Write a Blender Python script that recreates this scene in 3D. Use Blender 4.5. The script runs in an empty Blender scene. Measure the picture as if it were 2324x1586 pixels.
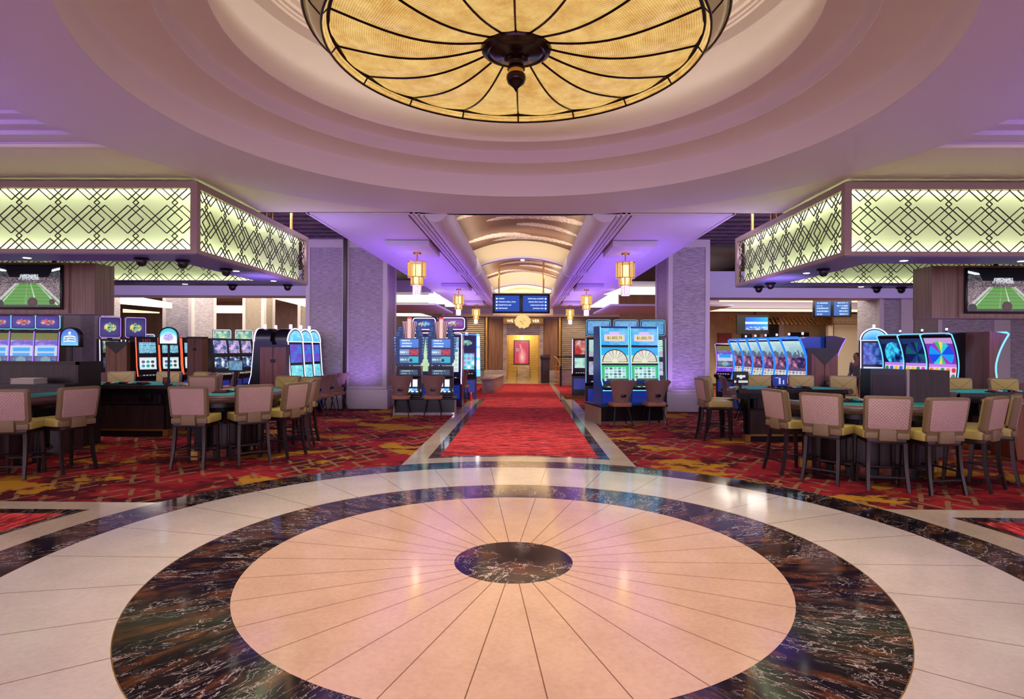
import bpy, bmesh, math, random
from mathutils import Vector, Matrix, Euler
random.seed(7)
PI = math.pi
SC = bpy.context.scene
COL = SC.collection
R = math.radians

# ------------------------------------------------------------------ camera, world, exposure
cam_d = bpy.data.cameras.new('camera')
cam = bpy.data.objects.new('camera', cam_d); COL.objects.link(cam)
cam_d.sensor_width = 36.0
cam_d.lens = 1380.7 * 36.0 / 2324.0
cam_d.shift_x = -8.75 / 2324.0
cam_d.shift_y = -4.96 / 2324.0
cam_d.clip_start = 0.05; cam_d.clip_end = 200
cam.matrix_world = (Matrix.Translation((0.075, 0, 1.6)) @ Matrix.Rotation(0.0145, 4, 'Z')
                    @ Matrix.Rotation(PI / 2, 4, 'X') @ Matrix.Rotation(0.0054, 4, 'Z'))
SC.camera = cam
SC.view_settings.view_transform = 'Standard'
SC.view_settings.look = 'None'
SC.view_settings.exposure = 0.12
SC.view_settings.gamma = 1.0
SC.view_settings.use_curve_mapping = False

def s2l(c):
    return tuple((x / 12.92 if x <= .04045 else ((x + .055) / 1.055) ** 2.4) for x in c)
def rgb(r, g, b):
    return s2l((r / 255, g / 255, b / 255))

world = bpy.data.worlds.new('world'); SC.world = world
world.use_nodes = True
bg = world.node_tree.nodes['Background']
bg.inputs[0].default_value = (0.86, 0.74, 0.93, 1)
bg.inputs[1].default_value = 2.1

# ------------------------------------------------------------------ lamps
def area(name, loc, rot, sx, sy, power, color, spread=PI):
    d = bpy.data.lights.new(name, 'AREA'); d.shape = 'RECTANGLE'; d.size = sx; d.size_y = sy
    d.energy = power; d.color = color; d.spread = spread
    o = bpy.data.objects.new(name, d); COL.objects.link(o); o.location = loc; o.rotation_euler = rot
    return o
def spot(name, loc, power, color, angle=80, blend=.6, tgt=None, radius=.04):
    d = bpy.data.lights.new(name, 'SPOT'); d.energy = power; d.color = color
    d.spot_size = R(angle); d.spot_blend = blend; d.shadow_soft_size = radius
    o = bpy.data.objects.new(name, d); COL.objects.link(o); o.location = loc
    if tgt:
        o.rotation_euler = (Vector(tgt) - Vector(loc)).to_track_quat('-Z', 'Y').to_euler()
    return o
def point(name, loc, power, color, radius=.08):
    d = bpy.data.lights.new(name, 'POINT'); d.energy = power; d.color = color; d.shadow_soft_size = radius
    o = bpy.data.objects.new(name, d); COL.objects.link(o); o.location = loc
    return o
UP = (PI, 0, 0)
WARM = (1, .80, .55); PURP = (.42, .22, 1.0); VIO = (.58, .36, 1.0); PEACH = (1, .80, .60); WHITE = (1, .93, .82)
CY = 4.538
# warm lamps inside the big dome lamp, lighting the dome above it
for k in range(4):
    a = PI / 4 + k * PI / 2
    point('dome_lamp', (1.0 * math.cos(a), CY + 1.0 * math.sin(a), 4.22), 14, (1, .91, .76), .12)
# downlights over the marble medallion (dome rim) and the carpets
for k in range(8):
    a = PI / 8 + k * PI / 4
    x, y = 2.6 * math.cos(a), CY + 2.6 * math.sin(a)
    spot('dome_downlight', (x, y, 3.66), 120, PEACH, 75, .8, (x * .55, CY + (y - CY) * .55, 0))
for x, y in ((-3.3, 5.9), (3.3, 5.9), (-4.3, 2.6), (4.3, 2.6), (-1.9, 8.6), (1.9, 8.6), (0, 9.4)):
    spot('ceiling_downlight', (x, y, 3.38), 130, WHITE, 90, .8, (x, y, 0))
for s in (-1, 1):
    for x, y in ((4.3, 6.85), (5.6, 6.85), (7.0, 6.85), (3.75, 8.0), (3.75, 9.2), (5.4, 9.55), (7.2, 9.55)):
        spot('pit_downlight', (s * x, y, 2.57), 34, WARM, 100, .8, (s * x * 1.02, y + .05, 0))
    # unseen violet fills floating over the slot banks, added to tint the corridor ceiling
    area('corridor_violet_fill', (s * 2.2, 15.0, 2.45), UP, .7, 9.5, 72, (.36, .16, 1.0))
    area('corridor_violet_fill', (s * 2.1, 22.5, 2.5), UP, .5, 6.0, 45, VIO)
    # unseen violet fills added to tint the soffit, no fitting there
    area('hall_violet_fill', (s * 5.6, 2.4, 2.4), UP, 3.0, 4.5, 46, (.36, .20, 1.0))
    area('hall_violet_fill', (s * 3.2, 8.6, 2.3), (PI - R(25), 0, 0), 1.4, .5, 16, (.50, .32, 1.0))
    # pillar uplighters, and a frontal fill added to brighten the pillar faces
    spot('pillar_uplight', (s * 3.9, 14.6, .25), 90, PURP, 80, .9, (s * 4.1, 15.4, 1.4), .1)
    spot('pillar_wash', (s * 3.6, 9.0, 3.36), 330, (.80, .60, 1.0), 44, .9, (s * 4.4, 15.4, 2.1), .1)
    # vault coves
    area('vault_cove', (s * 0.93, 11.5, 3.62), (PI, s * R(-25), 0), .12, 5.6, 20, WARM)
    area('vault_cove', (s * 0.93, 17.6, 3.62), (PI, s * R(-25), 0), .12, 5.4, 26, WARM)
    area('vault_cove', (s * 0.93, 23.6, 3.62), (PI, s * R(-25), 0), .12, 5.4, 46, WARM)
    # side halls: white and violet fills added to brighten them
    area('hall_fill', (s * 10, 21.0, 3.58), (0, 0, 0), 6, 5, 520, WHITE)
    area('hall_fill', (s * 7.6, 10.1, 4.28), (R(32), 0, 0), 9, 2.6, 420, (.93, .82, 1.0))
    area('hall_violet_fill', (s * 8.5, 12.8, 2.75), UP, 5, 2.5, 120, PURP)
    area('pit_violet_fill', (s * 6.0, 7.9, 1.55), UP, 4.5, 1.4, 12, (.24, .12, 1.0))  # blue-violet fill added in mid-air to tint the canopy undersides
    area('hall_violet_fill', (s * 8.6, 10.4, 2.2), (R(125), 0, 0), 8, .6, 100, (.30, .15, 1.0))
# violet fill added behind the camera to tint the dome steps
area('rear_violet_fill', (0, -2.6, 2.5), (R(117), 0, 0), 8, .5, 150, (.60, .40, 1.0))
for y, e in ((14.1, 16), (20.1, 18), (26.0, 18)):
    area('lunette_wash', (0, y - .9, 3.55), (R(140), 0, 0), 1.6, .1, e, (1, .90, .66))
# red runner carpet and far lobby
for y in (11.3, 17.6, 23.5):
    spot('vault_downlight', (0, y, 3.98), 280, WHITE, 64, .7, (0, y, 0), .02)
point('lobby_lamp', (0, 29.6, 2.5), 90, WARM, .2)
spot('lobby_spot', (0, 30.2, 2.3), 130, WARM, 90, .7, (0, 32.9, 1.3))
for x in (-2.6, 2.6):
    spot('lobby_spot', (x, 26.4, 3.2), 220, WARM, 90, .7, (x * .8, 28, 1.2))
# ------------------------------------------------------------------ node materials
MATS = {}
def new_mat(name):
    m = bpy.data.materials.new(name); m.use_nodes = True
    nt = m.node_tree; b = nt.nodes['Principled BSDF']
    MATS[name] = m
    return m, nt, b
def mat(name, col, rough=.5, metal=0.0, emit=None, es=0.0, coat=0.0, spec=.5):
    m, nt, b = new_mat(name)
    b.inputs['Base Color'].default_value = (*col, 1)
    b.inputs['Roughness'].default_value = rough
    b.inputs['Metallic'].default_value = metal
    b.inputs['Specular IOR Level'].default_value = spec
    b.inputs['Coat Weight'].default_value = coat
    if emit:
        b.inputs['Emission Color'].default_value = (*emit, 1)
        b.inputs['Emission Strength'].default_value = es
    return m
class N:
    def __init__(s, nt): s.nt = nt
    def n(s, t, **k):
        x = s.nt.nodes.new(t)
        for a, v in k.items(): setattr(x, a, v)
        return x
    def l(s, a, b): s.nt.links.new(a, b)
    def set(s, sock, v):
        if isinstance(v, bpy.types.NodeSocket): s.l(v, sock)
        elif v is not None: sock.default_value = v
    def math(s, op, a, b=None, c=None):
        x = s.n('ShaderNodeMath', operation=op)
        s.set(x.inputs[0], a)
        if b is not None: s.set(x.inputs[1], b)
        if c is not None: s.set(x.inputs[2], c)
        return x.outputs[0]
    def obj(s): return s.n('ShaderNodeTexCoord').outputs['Object']
    def gen(s): return s.n('ShaderNodeTexCoord').outputs['Generated']
    def map(s, v, scale=(1, 1, 1), rot=(0, 0, 0), loc=(0, 0, 0)):
        x = s.n('ShaderNodeMapping'); s.l(v, x.inputs[0])
        x.inputs['Scale'].default_value = scale; x.inputs['Rotation'].default_value = rot; x.inputs['Location'].default_value = loc
        return x.outputs[0]
    def noise(s, v, scale=5, detail=3, rough=.5, dist=0):
        x = s.n('ShaderNodeTexNoise'); s.l(v, x.inputs['Vector'])
        x.inputs['Scale'].default_value = scale; x.inputs['Detail'].default_value = detail
        x.inputs['Roughness'].default_value = rough; x.inputs['Distortion'].default_value = dist
        return x.outputs[0]
    def step(s, v, a, b):
        x = s.n('ShaderNodeMapRange'); s.l(v, x.inputs[0])
        x.inputs[1].default_value = a; x.inputs[2].default_value = b
        return x.outputs[0]
    def mix(s, f, a, b):
        x = s.n('ShaderNodeMix', data_type='RGBA')
        s.set(x.inputs[0], f)
        s.set(x.inputs[6], a if isinstance(a, bpy.types.NodeSocket) else (*a, 1))
        s.set(x.inputs[7], b if isinstance(b, bpy.types.NodeSocket) else (*b, 1))
        return x.outputs[2]
    def bump(s, h, strength=.3, dist=.01):
        x = s.n('ShaderNodeBump'); s.l(h, x.inputs['Height'])
        x.inputs['Strength'].default_value = strength; x.inputs['Distance'].default_value = dist
        return x.outputs[0]
    def sep(s, v):
        x = s.n('ShaderNodeSeparateXYZ'); s.l(v, x.inputs[0]); return x.outputs

def noisy(name, c1, c2, scale, rough=.5, stretch=(1, 1, 1), bump=0, metal=0, detail=4, lo=.35, hi=.65, bdist=.01):
    m, nt, b = new_mat(name); q = N(nt)
    v = q.map(q.obj(), stretch)
    f = q.noise(v, scale, detail)
    q.l(q.mix(q.step(f, lo, hi), c1, c2), b.inputs['Base Color'])
    b.inputs['Roughness'].default_value = rough; b.inputs['Metallic'].default_value = metal
    if bump: q.l(q.bump(f, bump, bdist), b.inputs['Normal'])
    return m

# paint and plaster
mat('ceiling_paint', rgb(206, 200, 220), .6)
mat('beige_paint', rgb(218, 216, 196), .65)
mat('dome_paint', rgb(214, 204, 204), .6)
mat('cream_paint', rgb(226, 212, 182), .6)
noisy('taupe_wall', rgb(168, 142, 130), rgb(148, 124, 114), 3, .6, (1, 1, .4))
noisy('gold_cream_wall', rgb(206, 182, 132), rgb(184, 160, 112), 3, .6, (1, 1, .4))
mat('stone_trim', rgb(190, 178, 172), .45)
noisy('stone', rgb(176, 160, 146), rgb(150, 134, 120), 3, .35, (1, 1, 3))
noisy('wallcover', rgb(186, 174, 176), rgb(124, 112, 116), 6, .5, (1.2, 1.2, 22), .5, bdist=.02)
noisy('wallcover_brown', rgb(160, 142, 120), rgb(116, 102, 84), 6, .5, (1.2, 1.2, 22), .4, bdist=.02)
noisy('wood_dark', rgb(58, 36, 34), rgb(38, 22, 22), 4, .4, (6, 6, .35))
noisy('wood_brown', rgb(110, 70, 52), rgb(84, 52, 38), 4, .4, (7, 7, .35))
noisy('wood_orange', rgb(140, 70, 26), rgb(104, 48, 16), 4, .4, (9, 9, .35))
noisy('wood_grey', rgb(158, 134, 104), rgb(130, 108, 84), 4, .45, (9, 9, .3))
noisy('wood_panel', rgb(138, 98, 62), rgb(108, 74, 46), 4, .45, (7, 7, .3))
noisy('slat_wood', rgb(96, 74, 72), rgb(64, 48, 52), 5, .5, (1, 9, 1))
mat('black_metal', rgb(22, 20, 22), .35, .3)
mat('black_plastic', rgb(10, 9, 12), .3)
mat('bronze', rgb(48, 36, 34), .3, .5)
mat('dark_bronze', rgb(40, 22, 18), .22, .7)
mat('brass', rgb(205, 160, 84), .3, .9)
mat('chrome', rgb(205, 200, 196), .18, .95)
mat('canopy_frame', rgb(146, 124, 112), .4, .2)
mat('lattice_metal', rgb(44, 36, 26), .4, .4)
mat('canopy_soffit', rgb(110, 104, 140), .4)
mat('white_paint', rgb(150, 152, 120), .7)
m, nt, b = new_mat('canopy_panel'); q = N(nt)
tr = q.n('ShaderNodeBsdfTranslucent'); tr.inputs[0].default_value = (*rgb(232, 240, 216), 1)
df = q.n('ShaderNodeBsdfDiffuse'); df.inputs[0].default_value = (*rgb(226, 230, 208), 1)
mx = q.n('ShaderNodeMixShader'); mx.inputs[0].default_value = .3
q.l(tr.outputs[0], mx.inputs[1]); q.l(df.outputs[0], mx.inputs[2])
q.l(mx.outputs[0], nt.nodes['Material Output'].inputs[0])
mat('leather_dark', rgb(132, 102, 90), .35)
mat('leather_brown', rgb(96, 72, 64), .35)
mat('seat_olive', rgb(182, 166, 86), .45)
mat('frame_olive', rgb(126, 104, 70), .5)
mat('felt_teal', rgb(28, 172, 164), .8)
mat('paper', rgb(210, 200, 180), .7)
mat('skin', rgb(170, 120, 96), .5)
mat('jacket', rgb(96, 96, 104), .8)
mat('trousers', rgb(30, 30, 36), .8)
mat('hair_brown', rgb(60, 40, 28), .6)
mat('mirror_tile', rgb(200, 180, 160), .1, 1.0)
mat('crystal', rgb(226, 220, 214), .15, 0, (1, .9, .8), .1)
mat('red_vinyl', rgb(150, 28, 24), .4)
mat('card_red', rgb(110, 24, 20), .4)

def emis(name, col, s, sample=True):
    m = mat(name, (0, 0, 0), .5, 0, col, s)
    if not sample: m.cycles.emission_sampling = 'NONE'
    return m
emis('cove_glow_white', (1, .90, .66), 2.2)
emis('cove_yellow', (1, .84, .50), 1.3)
emis('neon_blue', (.015, .16, 1.0), 1.6, False)
emis('neon_cyan', (.16, .55, 1.0), 1.5, False)
emis('neon_white', (.72, .70, 1.0), 1.4, False)
emis('neon_violet', (.34, .16, 1.0), 1.5, False)
emis('neon_pink', (.85, .60, 1.0), 2.0, False)
emis('neon_red', (1.0, .09, .03), 2.0, False)
emis('candle_red', (1.0, .03, .02), 2.0, False)
emis('bulb', (1, .92, .8), 5.0, False)
m, nt, b = new_mat('lamp_glass'); q = N(nt)
em = q.n('ShaderNodeEmission'); em.inputs[0].default_value = (1, .62, .16, 1); em.inputs[1].default_value = .95
tp = q.n('ShaderNodeBsdfTransparent'); tp.inputs[0].default_value = (1, .9, .66, 1)
mx = q.n('ShaderNodeMixShader'); mx.inputs[0].default_value = .5
q.l(em.outputs[0], mx.inputs[1]); q.l(tp.outputs[0], mx.inputs[2]); q.l(mx.outputs[0], nt.nodes['Material Output'].inputs[0])
emis('globe_glass', (1, .72, .28), .85)
emis('lamp_core', (1, .88, .60), 2.6)
emis('sign_white', (.75, .88, 1.0), 1.6, False)
emis('letter_white', (1, .95, .8), 1.6, False)

# glowing screens: what they show is stored per vertex
m, nt, b = new_mat('screen'); q = N(nt)
at = q.n('ShaderNodeAttribute', attribute_name='col')
b.inputs['Base Color'].default_value = (.01, .01, .01, 1); b.inputs['Roughness'].default_value = .15
q.l(at.outputs['Color'], b.inputs['Emission Color']); b.inputs['Emission Strength'].default_value = .95
m.cycles.emission_sampling = 'NONE'
# painted mural, colour stored per vertex
m, nt, b = new_mat('mural'); q = N(nt)
at = q.n('ShaderNodeAttribute', attribute_name='col')
q.l(at.outputs['Color'], b.inputs['Base Color']); b.inputs['Roughness'].default_value = .6

# amber ridged glass of the dome lamp
m, nt, b = new_mat('amber_glass'); q = N(nt)
o = q.obj(); xs = q.sep(o)
r = q.math('SQRT', q.math('ADD', q.math('MULTIPLY', xs[0], xs[0]), q.math('MULTIPLY', xs[1], xs[1])))
nz = q.noise(o, 4, 4)
w = q.math('SINE', q.math('ADD', q.math('MULTIPLY', r, 400), q.math('MULTIPLY', nz, 9)))
f = q.math('ADD', q.math('MULTIPLY', q.step(w, -1, 1), .40), q.math('MULTIPLY', q.step(q.noise(o, 7.0, 6, .7), .3, .7), .60))
c = q.mix(f, rgb(176, 124, 44), rgb(250, 220, 138))
q.l(c, b.inputs['Emission Color']); b.inputs['Emission Strength'].default_value = .82
b.inputs['Base Color'].default_value = (*rgb(150, 100, 30), 1); b.inputs['Roughness'].default_value = .25
q.l(q.bump(w, .3, .004), b.inputs['Normal'])
m, nt, b = new_mat('drum_glass')
b.inputs['Base Color'].default_value = (*rgb(176, 172, 130), 1); b.inputs['Roughness'].default_value = .12
b.inputs['Emission Color'].default_value = (*rgb(200, 180, 110), 1); b.inputs['Emission Strength'].default_value = .12

# cream marble with radial joints (30 sectors)
def marble_cream(name, c1, c2, joints=True, k=30):
    m, nt, b = new_mat(name); q = N(nt)
    o = q.obj(); xs = q.sep(o)
    f = q.noise(o, 30, 5, .7); g = q.noise(o, 2.2, 4)
    c = q.mix(q.step(q.math('ADD', q.math('MULTIPLY', f, .5), q.math('MULTIPLY', g, .5)), .38, .62), c1, c2)
    if joints:
        a = q.math('ARCTAN2', xs[1], xs[0])
        t = q.math('FRACT', q.math('ADD', q.math('MULTIPLY', a, k / (2 * PI)), 100.0))
        d = q.math('ABSOLUTE', q.math('SUBTRACT', t, 0.0))
        d = q.math('MINIMUM', d, q.math('SUBTRACT', 1.0, t))
        r = q.math('SQRT', q.math('ADD', q.math('MULTIPLY', xs[0], xs[0]), q.math('MULTIPLY', xs[1], xs[1])))
        dist = q.math('MULTIPLY', q.math('MULTIPLY', d, 2 * PI / k), r)
        line = q.math('LESS_THAN', dist, .0032)
        c = q.mix(line, c, rgb(120, 88, 64))
    q.l(c, b.inputs['Base Color']); b.inputs['Roughness'].default_value = .12
    b.inputs['Specular IOR Level'].default_value = .5
    return m
marble_cream('marble_peach', rgb(216, 184, 152), rgb(200, 168, 138))
marble_cream('marble_cream', rgb(212, 202, 182), rgb(196, 186, 166))
marble_cream('marble_strip', rgb(198, 182, 150), rgb(180, 162, 132), False)

def marble_dark(name, stretch):
    m, nt, b = new_mat(name); q = N(nt)
    o = q.obj(); xs = q.sep(o)
    if stretch == 'polar':
        a = q.math('ARCTAN2', xs[1], xs[0])
        r = q.math('SQRT', q.math('ADD', q.math('MULTIPLY', xs[0], xs[0]), q.math('MULTIPLY', xs[1], xs[1])))
        sec = q.math('FLOOR', q.math('ADD', q.math('MULTIPLY', a, 30 / (2 * PI)), .0))
        cx = q.n('ShaderNodeCombineXYZ')
        # grain of every slab runs along its own radius, offset from slab to slab
        loc = q.math('SUBTRACT', q.math('MULTIPLY', a, 30 / (2 * PI)), sec)
        q.l(q.math('ADD', q.math('MULTIPLY', r, 1.6), q.math('MULTIPLY', loc, .6)), cx.inputs[0])
        q.l(q.math('ADD', q.math('MULTIPLY', a, 9.5), q.math('MULTIPLY', r, -1.3)), cx.inputs[1])
        q.l(q.math('MULTIPLY', sec, 3.7), cx.inputs[2])
        v = cx.outputs[0]
    else:
        v = q.map(o, stretch)
    base = q.mix(q.step(q.noise(v, 1.6, 8, .65), .50, .66), rgb(24, 18, 20), rgb(104, 60, 28))
    n1 = q.noise(v, 1.5, 7, .6, .6)
    vein = q.math('LESS_THAN', q.math('ABSOLUTE', q.math('SUBTRACT', n1, .5)), .0045)
    n2 = q.noise(q.map(v, (1, 1, 1), (0, 0, .5), (7, 3, 0)), 2.6, 6, .6, .9)
    vein2 = q.math('LESS_THAN', q.math('ABSOLUTE', q.math('SUBTRACT', n2, .47)), .0045)
    msk = q.step(q.noise(v, .9, 2), .42, .55)
    vv = q.math('MULTIPLY', q.math('MAXIMUM', vein, vein2), msk)
    base = q.mix(q.step(q.noise(v, 9, 6, .7), .56, .72), base, rgb(64, 54, 56))
    c = q.mix(vv, base, rgb(196, 184, 170))
    if stretch == 'polar':
        t = q.math('FRACT', q.math('ADD', q.math('MULTIPLY', a, 30 / (2 * PI)), 100.0))
        d = q.math('MINIMUM', t, q.math('SUBTRACT', 1.0, t))
        c = q.mix(q.math('LESS_THAN', q.math('MULTIPLY', q.math('MULTIPLY', d, 2 * PI / 30), r), .002), c, rgb(90, 80, 70))
    q.l(c, b.inputs['Base Color']); b.inputs['Roughness'].default_value = .1
    return m
marble_dark('marble_dark', 'polar')
marble_dark('marble_dark_strip', (1, 4, 1))
marble_dark('marble_dark_plain', (1.5, 1.5, 1))

# red runner carpet
m, nt, b = new_mat('carpet_red'); q = N(nt)
o = q.obj()
n1 = q.noise(q.map(o, (1.1, 4.5, 1)), 1.5, 6, .65)
n2 = q.noise(q.map(o, (2, 10, 1)), 3, 5, .7)
c = q.mix(q.step(n1, .38, .58), rgb(110, 26, 30), rgb(206, 56, 54))
c = q.mix(q.step(n2, .50, .66), c, rgb(236, 104, 92))
c = q.mix(q.step(n2, .44, .34), c, rgb(70, 16, 22))
q.l(c, b.inputs['Base Color']); b.inputs['Roughness'].default_value = .95; b.inputs['Specular IOR Level'].default_value = .1
# patterned casino carpet
m, nt, b = new_mat('carpet_pattern'); q = N(nt)
o = q.obj(); xs = q.sep(o)
n1 = q.noise(q.map(o, (1, 1.7, 1)), .9, 6, .65, .3)
n2 = q.noise(q.map(o, (1, 1.5, 1), loc=(5, 2, 0)), 1.0, 6, .6, .2)
n3 = q.noise(q.map(o, (1, 1.3, 1), loc=(1, 9, 0)), .75, 5, .6, .2)
n4 = q.noise(q.map(o, (2, 5, 1)), 5, 4, .7)
c = q.mix(q.step(n1, .44, .52), rgb(62, 16, 22), rgb(142, 34, 38))
c = q.mix(q.step(n4, .5, .66), c, rgb(112, 24, 28))
od = q.n('ShaderNodeVectorMath', operation='ADD'); q.l(o, od.inputs[0])
ns = q.n('ShaderNodeTexNoise'); q.l(o, ns.inputs['Vector']); ns.inputs['Scale'].default_value = 1.1; ns.inputs['Detail'].default_value = 1
sc_ = q.n('ShaderNodeVectorMath', operation='SCALE'); q.l(ns.outputs['Color'], sc_.inputs[0]); sc_.inputs['Scale'].default_value = .14
q.l(sc_.outputs[0], od.inputs[1])
def bars(ang, per, wid, seglen, seed):
    v = q.map(od.outputs[0], (1, 1, 1), (0, 0, R(ang)), (seed, seed * .37, 0)); s = q.sep(v)
    f = q.math('FRACT', q.math('ADD', q.math('MULTIPLY', s[0], 1 / per), 50.0))
    row = q.math('FLOOR', q.math('ADD', q.math('MULTIPLY', s[0], 1 / per), 50.0))
    along = q.math('FRACT', q.math('ADD', q.math('ADD', q.math('MULTIPLY', s[1], 1 / seglen), 50.0), q.math('MULTIPLY', row, .37)))
    return q.math('MULTIPLY', q.math('LESS_THAN', f, wid), q.math('LESS_THAN', along, .72))
kh = q.math('MAXIMUM', bars(32, .24, .2, .62, .3), bars(-32, .26, .18, .7, .8))
kh = q.math('MULTIPLY', kh, q.step(n2, .45, .49))
c = q.mix(kh, c, q.mix(n4, rgb(104, 74, 46), rgb(150, 116, 78)))
gold = q.step(q.math('ADD', n3, q.math('MULTIPLY', n4, .12)), .615, .64)
c = q.mix(gold, c, q.mix(n4, rgb(132, 88, 20), rgb(190, 142, 40)))
dk = q.step(q.math('ADD', n2, q.math('MULTIPLY', n4, .15)), .40, .36)
c = q.mix(q.math('MULTIPLY', dk, .8), c, rgb(58, 14, 20))
q.l(c, b.inputs['Base Color']); b.inputs['Roughness'].default_value = .95; b.inputs['Specular IOR Level'].default_value = .1

# quilted fabric on the stool backs: diagonal stitched grid
m, nt, b = new_mat('quilt'); q = N(nt)
v = q.map(q.obj(), (1, 1, 1)); s = q.sep(v)
def grid(sgn):
    f = q.math('FRACT', q.math('ADD', q.math('MULTIPLY', q.math('ADD', s[0], q.math('MULTIPLY', s[2], sgn)), 1 / .036), 40.0))
    return q.math('MINIMUM', f, q.math('SUBTRACT', 1.0, f))
g = q.math('MINIMUM', grid(1), grid(-1))
c = q.mix(q.step(g, .0, .12), rgb(152, 118, 106), rgb(196, 164, 148))
q.l(c, b.inputs['Base Color']); b.inputs['Roughness'].default_value = .6
q.l(q.bump(q.step(g, 0, .25), .6, .006), b.inputs['Normal'])
# front pad with crossing seams
m, nt, b = new_mat('pad_cross'); q = N(nt)
s = q.sep(q.gen())
u = q.math('SUBTRACT', s[0], .5); w = q.math('SUBTRACT', s[2], .5)
d1 = q.math('ABSOLUTE', q.math('SUBTRACT', u, w)); d2 = q.math('ABSOLUTE', q.math('ADD', u, w))
g = q.math('MINIMUM', d1, d2)
q.l(q.mix(q.math('LESS_THAN', g, .012), rgb(166, 150, 72), rgb(92, 80, 40)), b.inputs['Base Color'])
b.inputs['Roughness'].default_value = .5
# ------------------------------------------------------------------ mesh builder
class M:
    def __init__(s): s.v = []; s.f = []
    def add(s, vs, fs):
        o = len(s.v); s.v += [tuple(p) for p in vs]; s.f += [tuple(i + o for i in f) for f in fs]; return s
    def box(s, x0, x1, y0, y1, z0, z1):
        return s.add([(x0, y0, z0), (x1, y0, z0), (x1, y1, z0), (x0, y1, z0), (x0, y0, z1), (x1, y0, z1), (x1, y1, z1), (x0, y1, z1)],
                     [(0, 3, 2, 1), (4, 5, 6, 7), (0, 1, 5, 4), (1, 2, 6, 5), (2, 3, 7, 6), (3, 0, 4, 7)])
    def prism(s, poly, ax, a0, a1):
        n = len(poly)
        def P(p, a):
            return {'x': (a, p[0], p[1]), 'y': (p[0], a, p[1]), 'z': (p[0], p[1], a)}[ax]
        vs = [P(p, a0) for p in poly] + [P(p, a1) for p in poly]
        fs = [tuple(range(n))[::-1], tuple(range(n, 2 * n))] + [(i, (i + 1) % n, n + (i + 1) % n, n + i) for i in range(n)]
        return s.add(vs, fs)
    def tube(s, pts, r, n=8, closed=False, cap=True, up=None):
        pts = [Vector(p) for p in pts]; k = len(pts)
        rs = r if isinstance(r, (list, tuple)) else [r] * k
        vs = []; prev = None
        for i, p in enumerate(pts):
            a = pts[(i - 1) % k] if (closed or i > 0) else p
            c = pts[(i + 1) % k] if (closed or i < k - 1) else p
            t = (c - a).normalized()
            if prev is None:
                u = Vector(up) if up else (Vector((0, 0, 1)) if abs(t.z) < .9 else Vector((1, 0, 0)))
                u = (u - t * u.dot(t)).normalized()
            else:
                u = prev - t * prev.dot(t)
                u = u.normalized() if u.length > 1e-6 else prev
            prev = u; w = t.cross(u)
            for j in range(n):
                an = 2 * PI * (j + .5) / n
                vs.append(p + (u * math.cos(an) + w * math.sin(an)) * rs[i])
        fs = []
        for i in range(k if closed else k - 1):
            i2 = (i + 1) % k
            for j in range(n):
                j2 = (j + 1) % n
                fs.append((i * n + j, i * n + j2, i2 * n + j2, i2 * n + j))
        if cap and not closed:
            fs += [tuple(range(n))[::-1], tuple(range((k - 1) * n, k * n))]
        return s.add(vs, fs)
    def bar(s, p0, p1, w, h, up=(0, 0, 1)):
        p0 = Vector(p0); p1 = Vector(p1); t = (p1 - p0).normalized(); u = Vector(up)
        u = (u - t * u.dot(t)).normalized(); x = t.cross(u)
        vs = []
        for p in (p0, p1):
            for a, c in ((-1, -1), (1, -1), (1, 1), (-1, 1)):
                vs.append(p + x * a * w / 2 + u * c * h / 2)
        return s.add(vs, [(3, 2, 1, 0), (4, 5, 6, 7), (0, 1, 5, 4), (1, 2, 6, 5), (2, 3, 7, 6), (3, 0, 4, 7)])
    def lathe(s, prof, n=48, c=(0, 0, 0), a0=0.0, a1=2 * PI):
        full = abs(a1 - a0 - 2 * PI) < 1e-6; k = n if full else n + 1
        vs = [(c[0] + r * math.cos(a0 + (a1 - a0) * i / n), c[1] + r * math.sin(a0 + (a1 - a0) * i / n), c[2] + z) for i in range(k) for r, z in prof]
        m = len(prof); fs = []
        for i in range(n):
            i2 = (i + 1) % k
            for j in range(m - 1):
                fs.append((i * m + j, i2 * m + j, i2 * m + j + 1, i * m + j + 1))
        return s.add(vs, fs)
    def ring(s, r0, r1, z0, z1, n=96, c=(0, 0)):
        return s.lathe([(r0, z1), (r1, z1), (r1, z0), (r0, z0), (r0, z1)], n, (c[0], c[1], 0))
    def disc(s, r, z0, z1, n=48, c=(0, 0)):
        return s.prism([(c[0] + r * math.cos(2 * PI * i / n), c[1] + r * math.sin(2 * PI * i / n)) for i in range(n)], 'z', z0, z1)
    def grid(s, fn, nu, nv):
        vs = [fn(i / nu, j / nv) for j in range(nv + 1) for i in range(nu + 1)]
        return s.add(vs, [(j * (nu + 1) + i, j * (nu + 1) + i + 1, (j + 1) * (nu + 1) + i + 1, (j + 1) * (nu + 1) + i) for j in range(nv) for i in range(nu)])
    def shell(s, fn, nu, nv, off):
        off = Vector(off)
        A = [Vector(fn(i / nu, j / nv)) for j in range(nv + 1) for i in range(nu + 1)]
        n = len(A); w = nu + 1
        fs = [(j * w + i, j * w + i + 1, (j + 1) * w + i + 1, (j + 1) * w + i) for j in range(nv) for i in range(nu)]
        fs += [tuple(x + n for x in f[::-1]) for f in fs]
        bd = [i for i in range(w)] + [j * w + nu for j in range(1, nv + 1)] + [nv * w + i for i in range(nu - 1, -1, -1)] + [j * w for j in range(nv - 1, 0, -1)]
        fs += [(bd[(k + 1) % len(bd)], bd[k], bd[k] + n, bd[(k + 1) % len(bd)] + n) for k in range(len(bd))]
        return s.add(A + [p + off for p in A], fs)
    def xf(s, mtx):
        s.v = [tuple(mtx @ Vector(p)) for p in s.v]; return s
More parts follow.
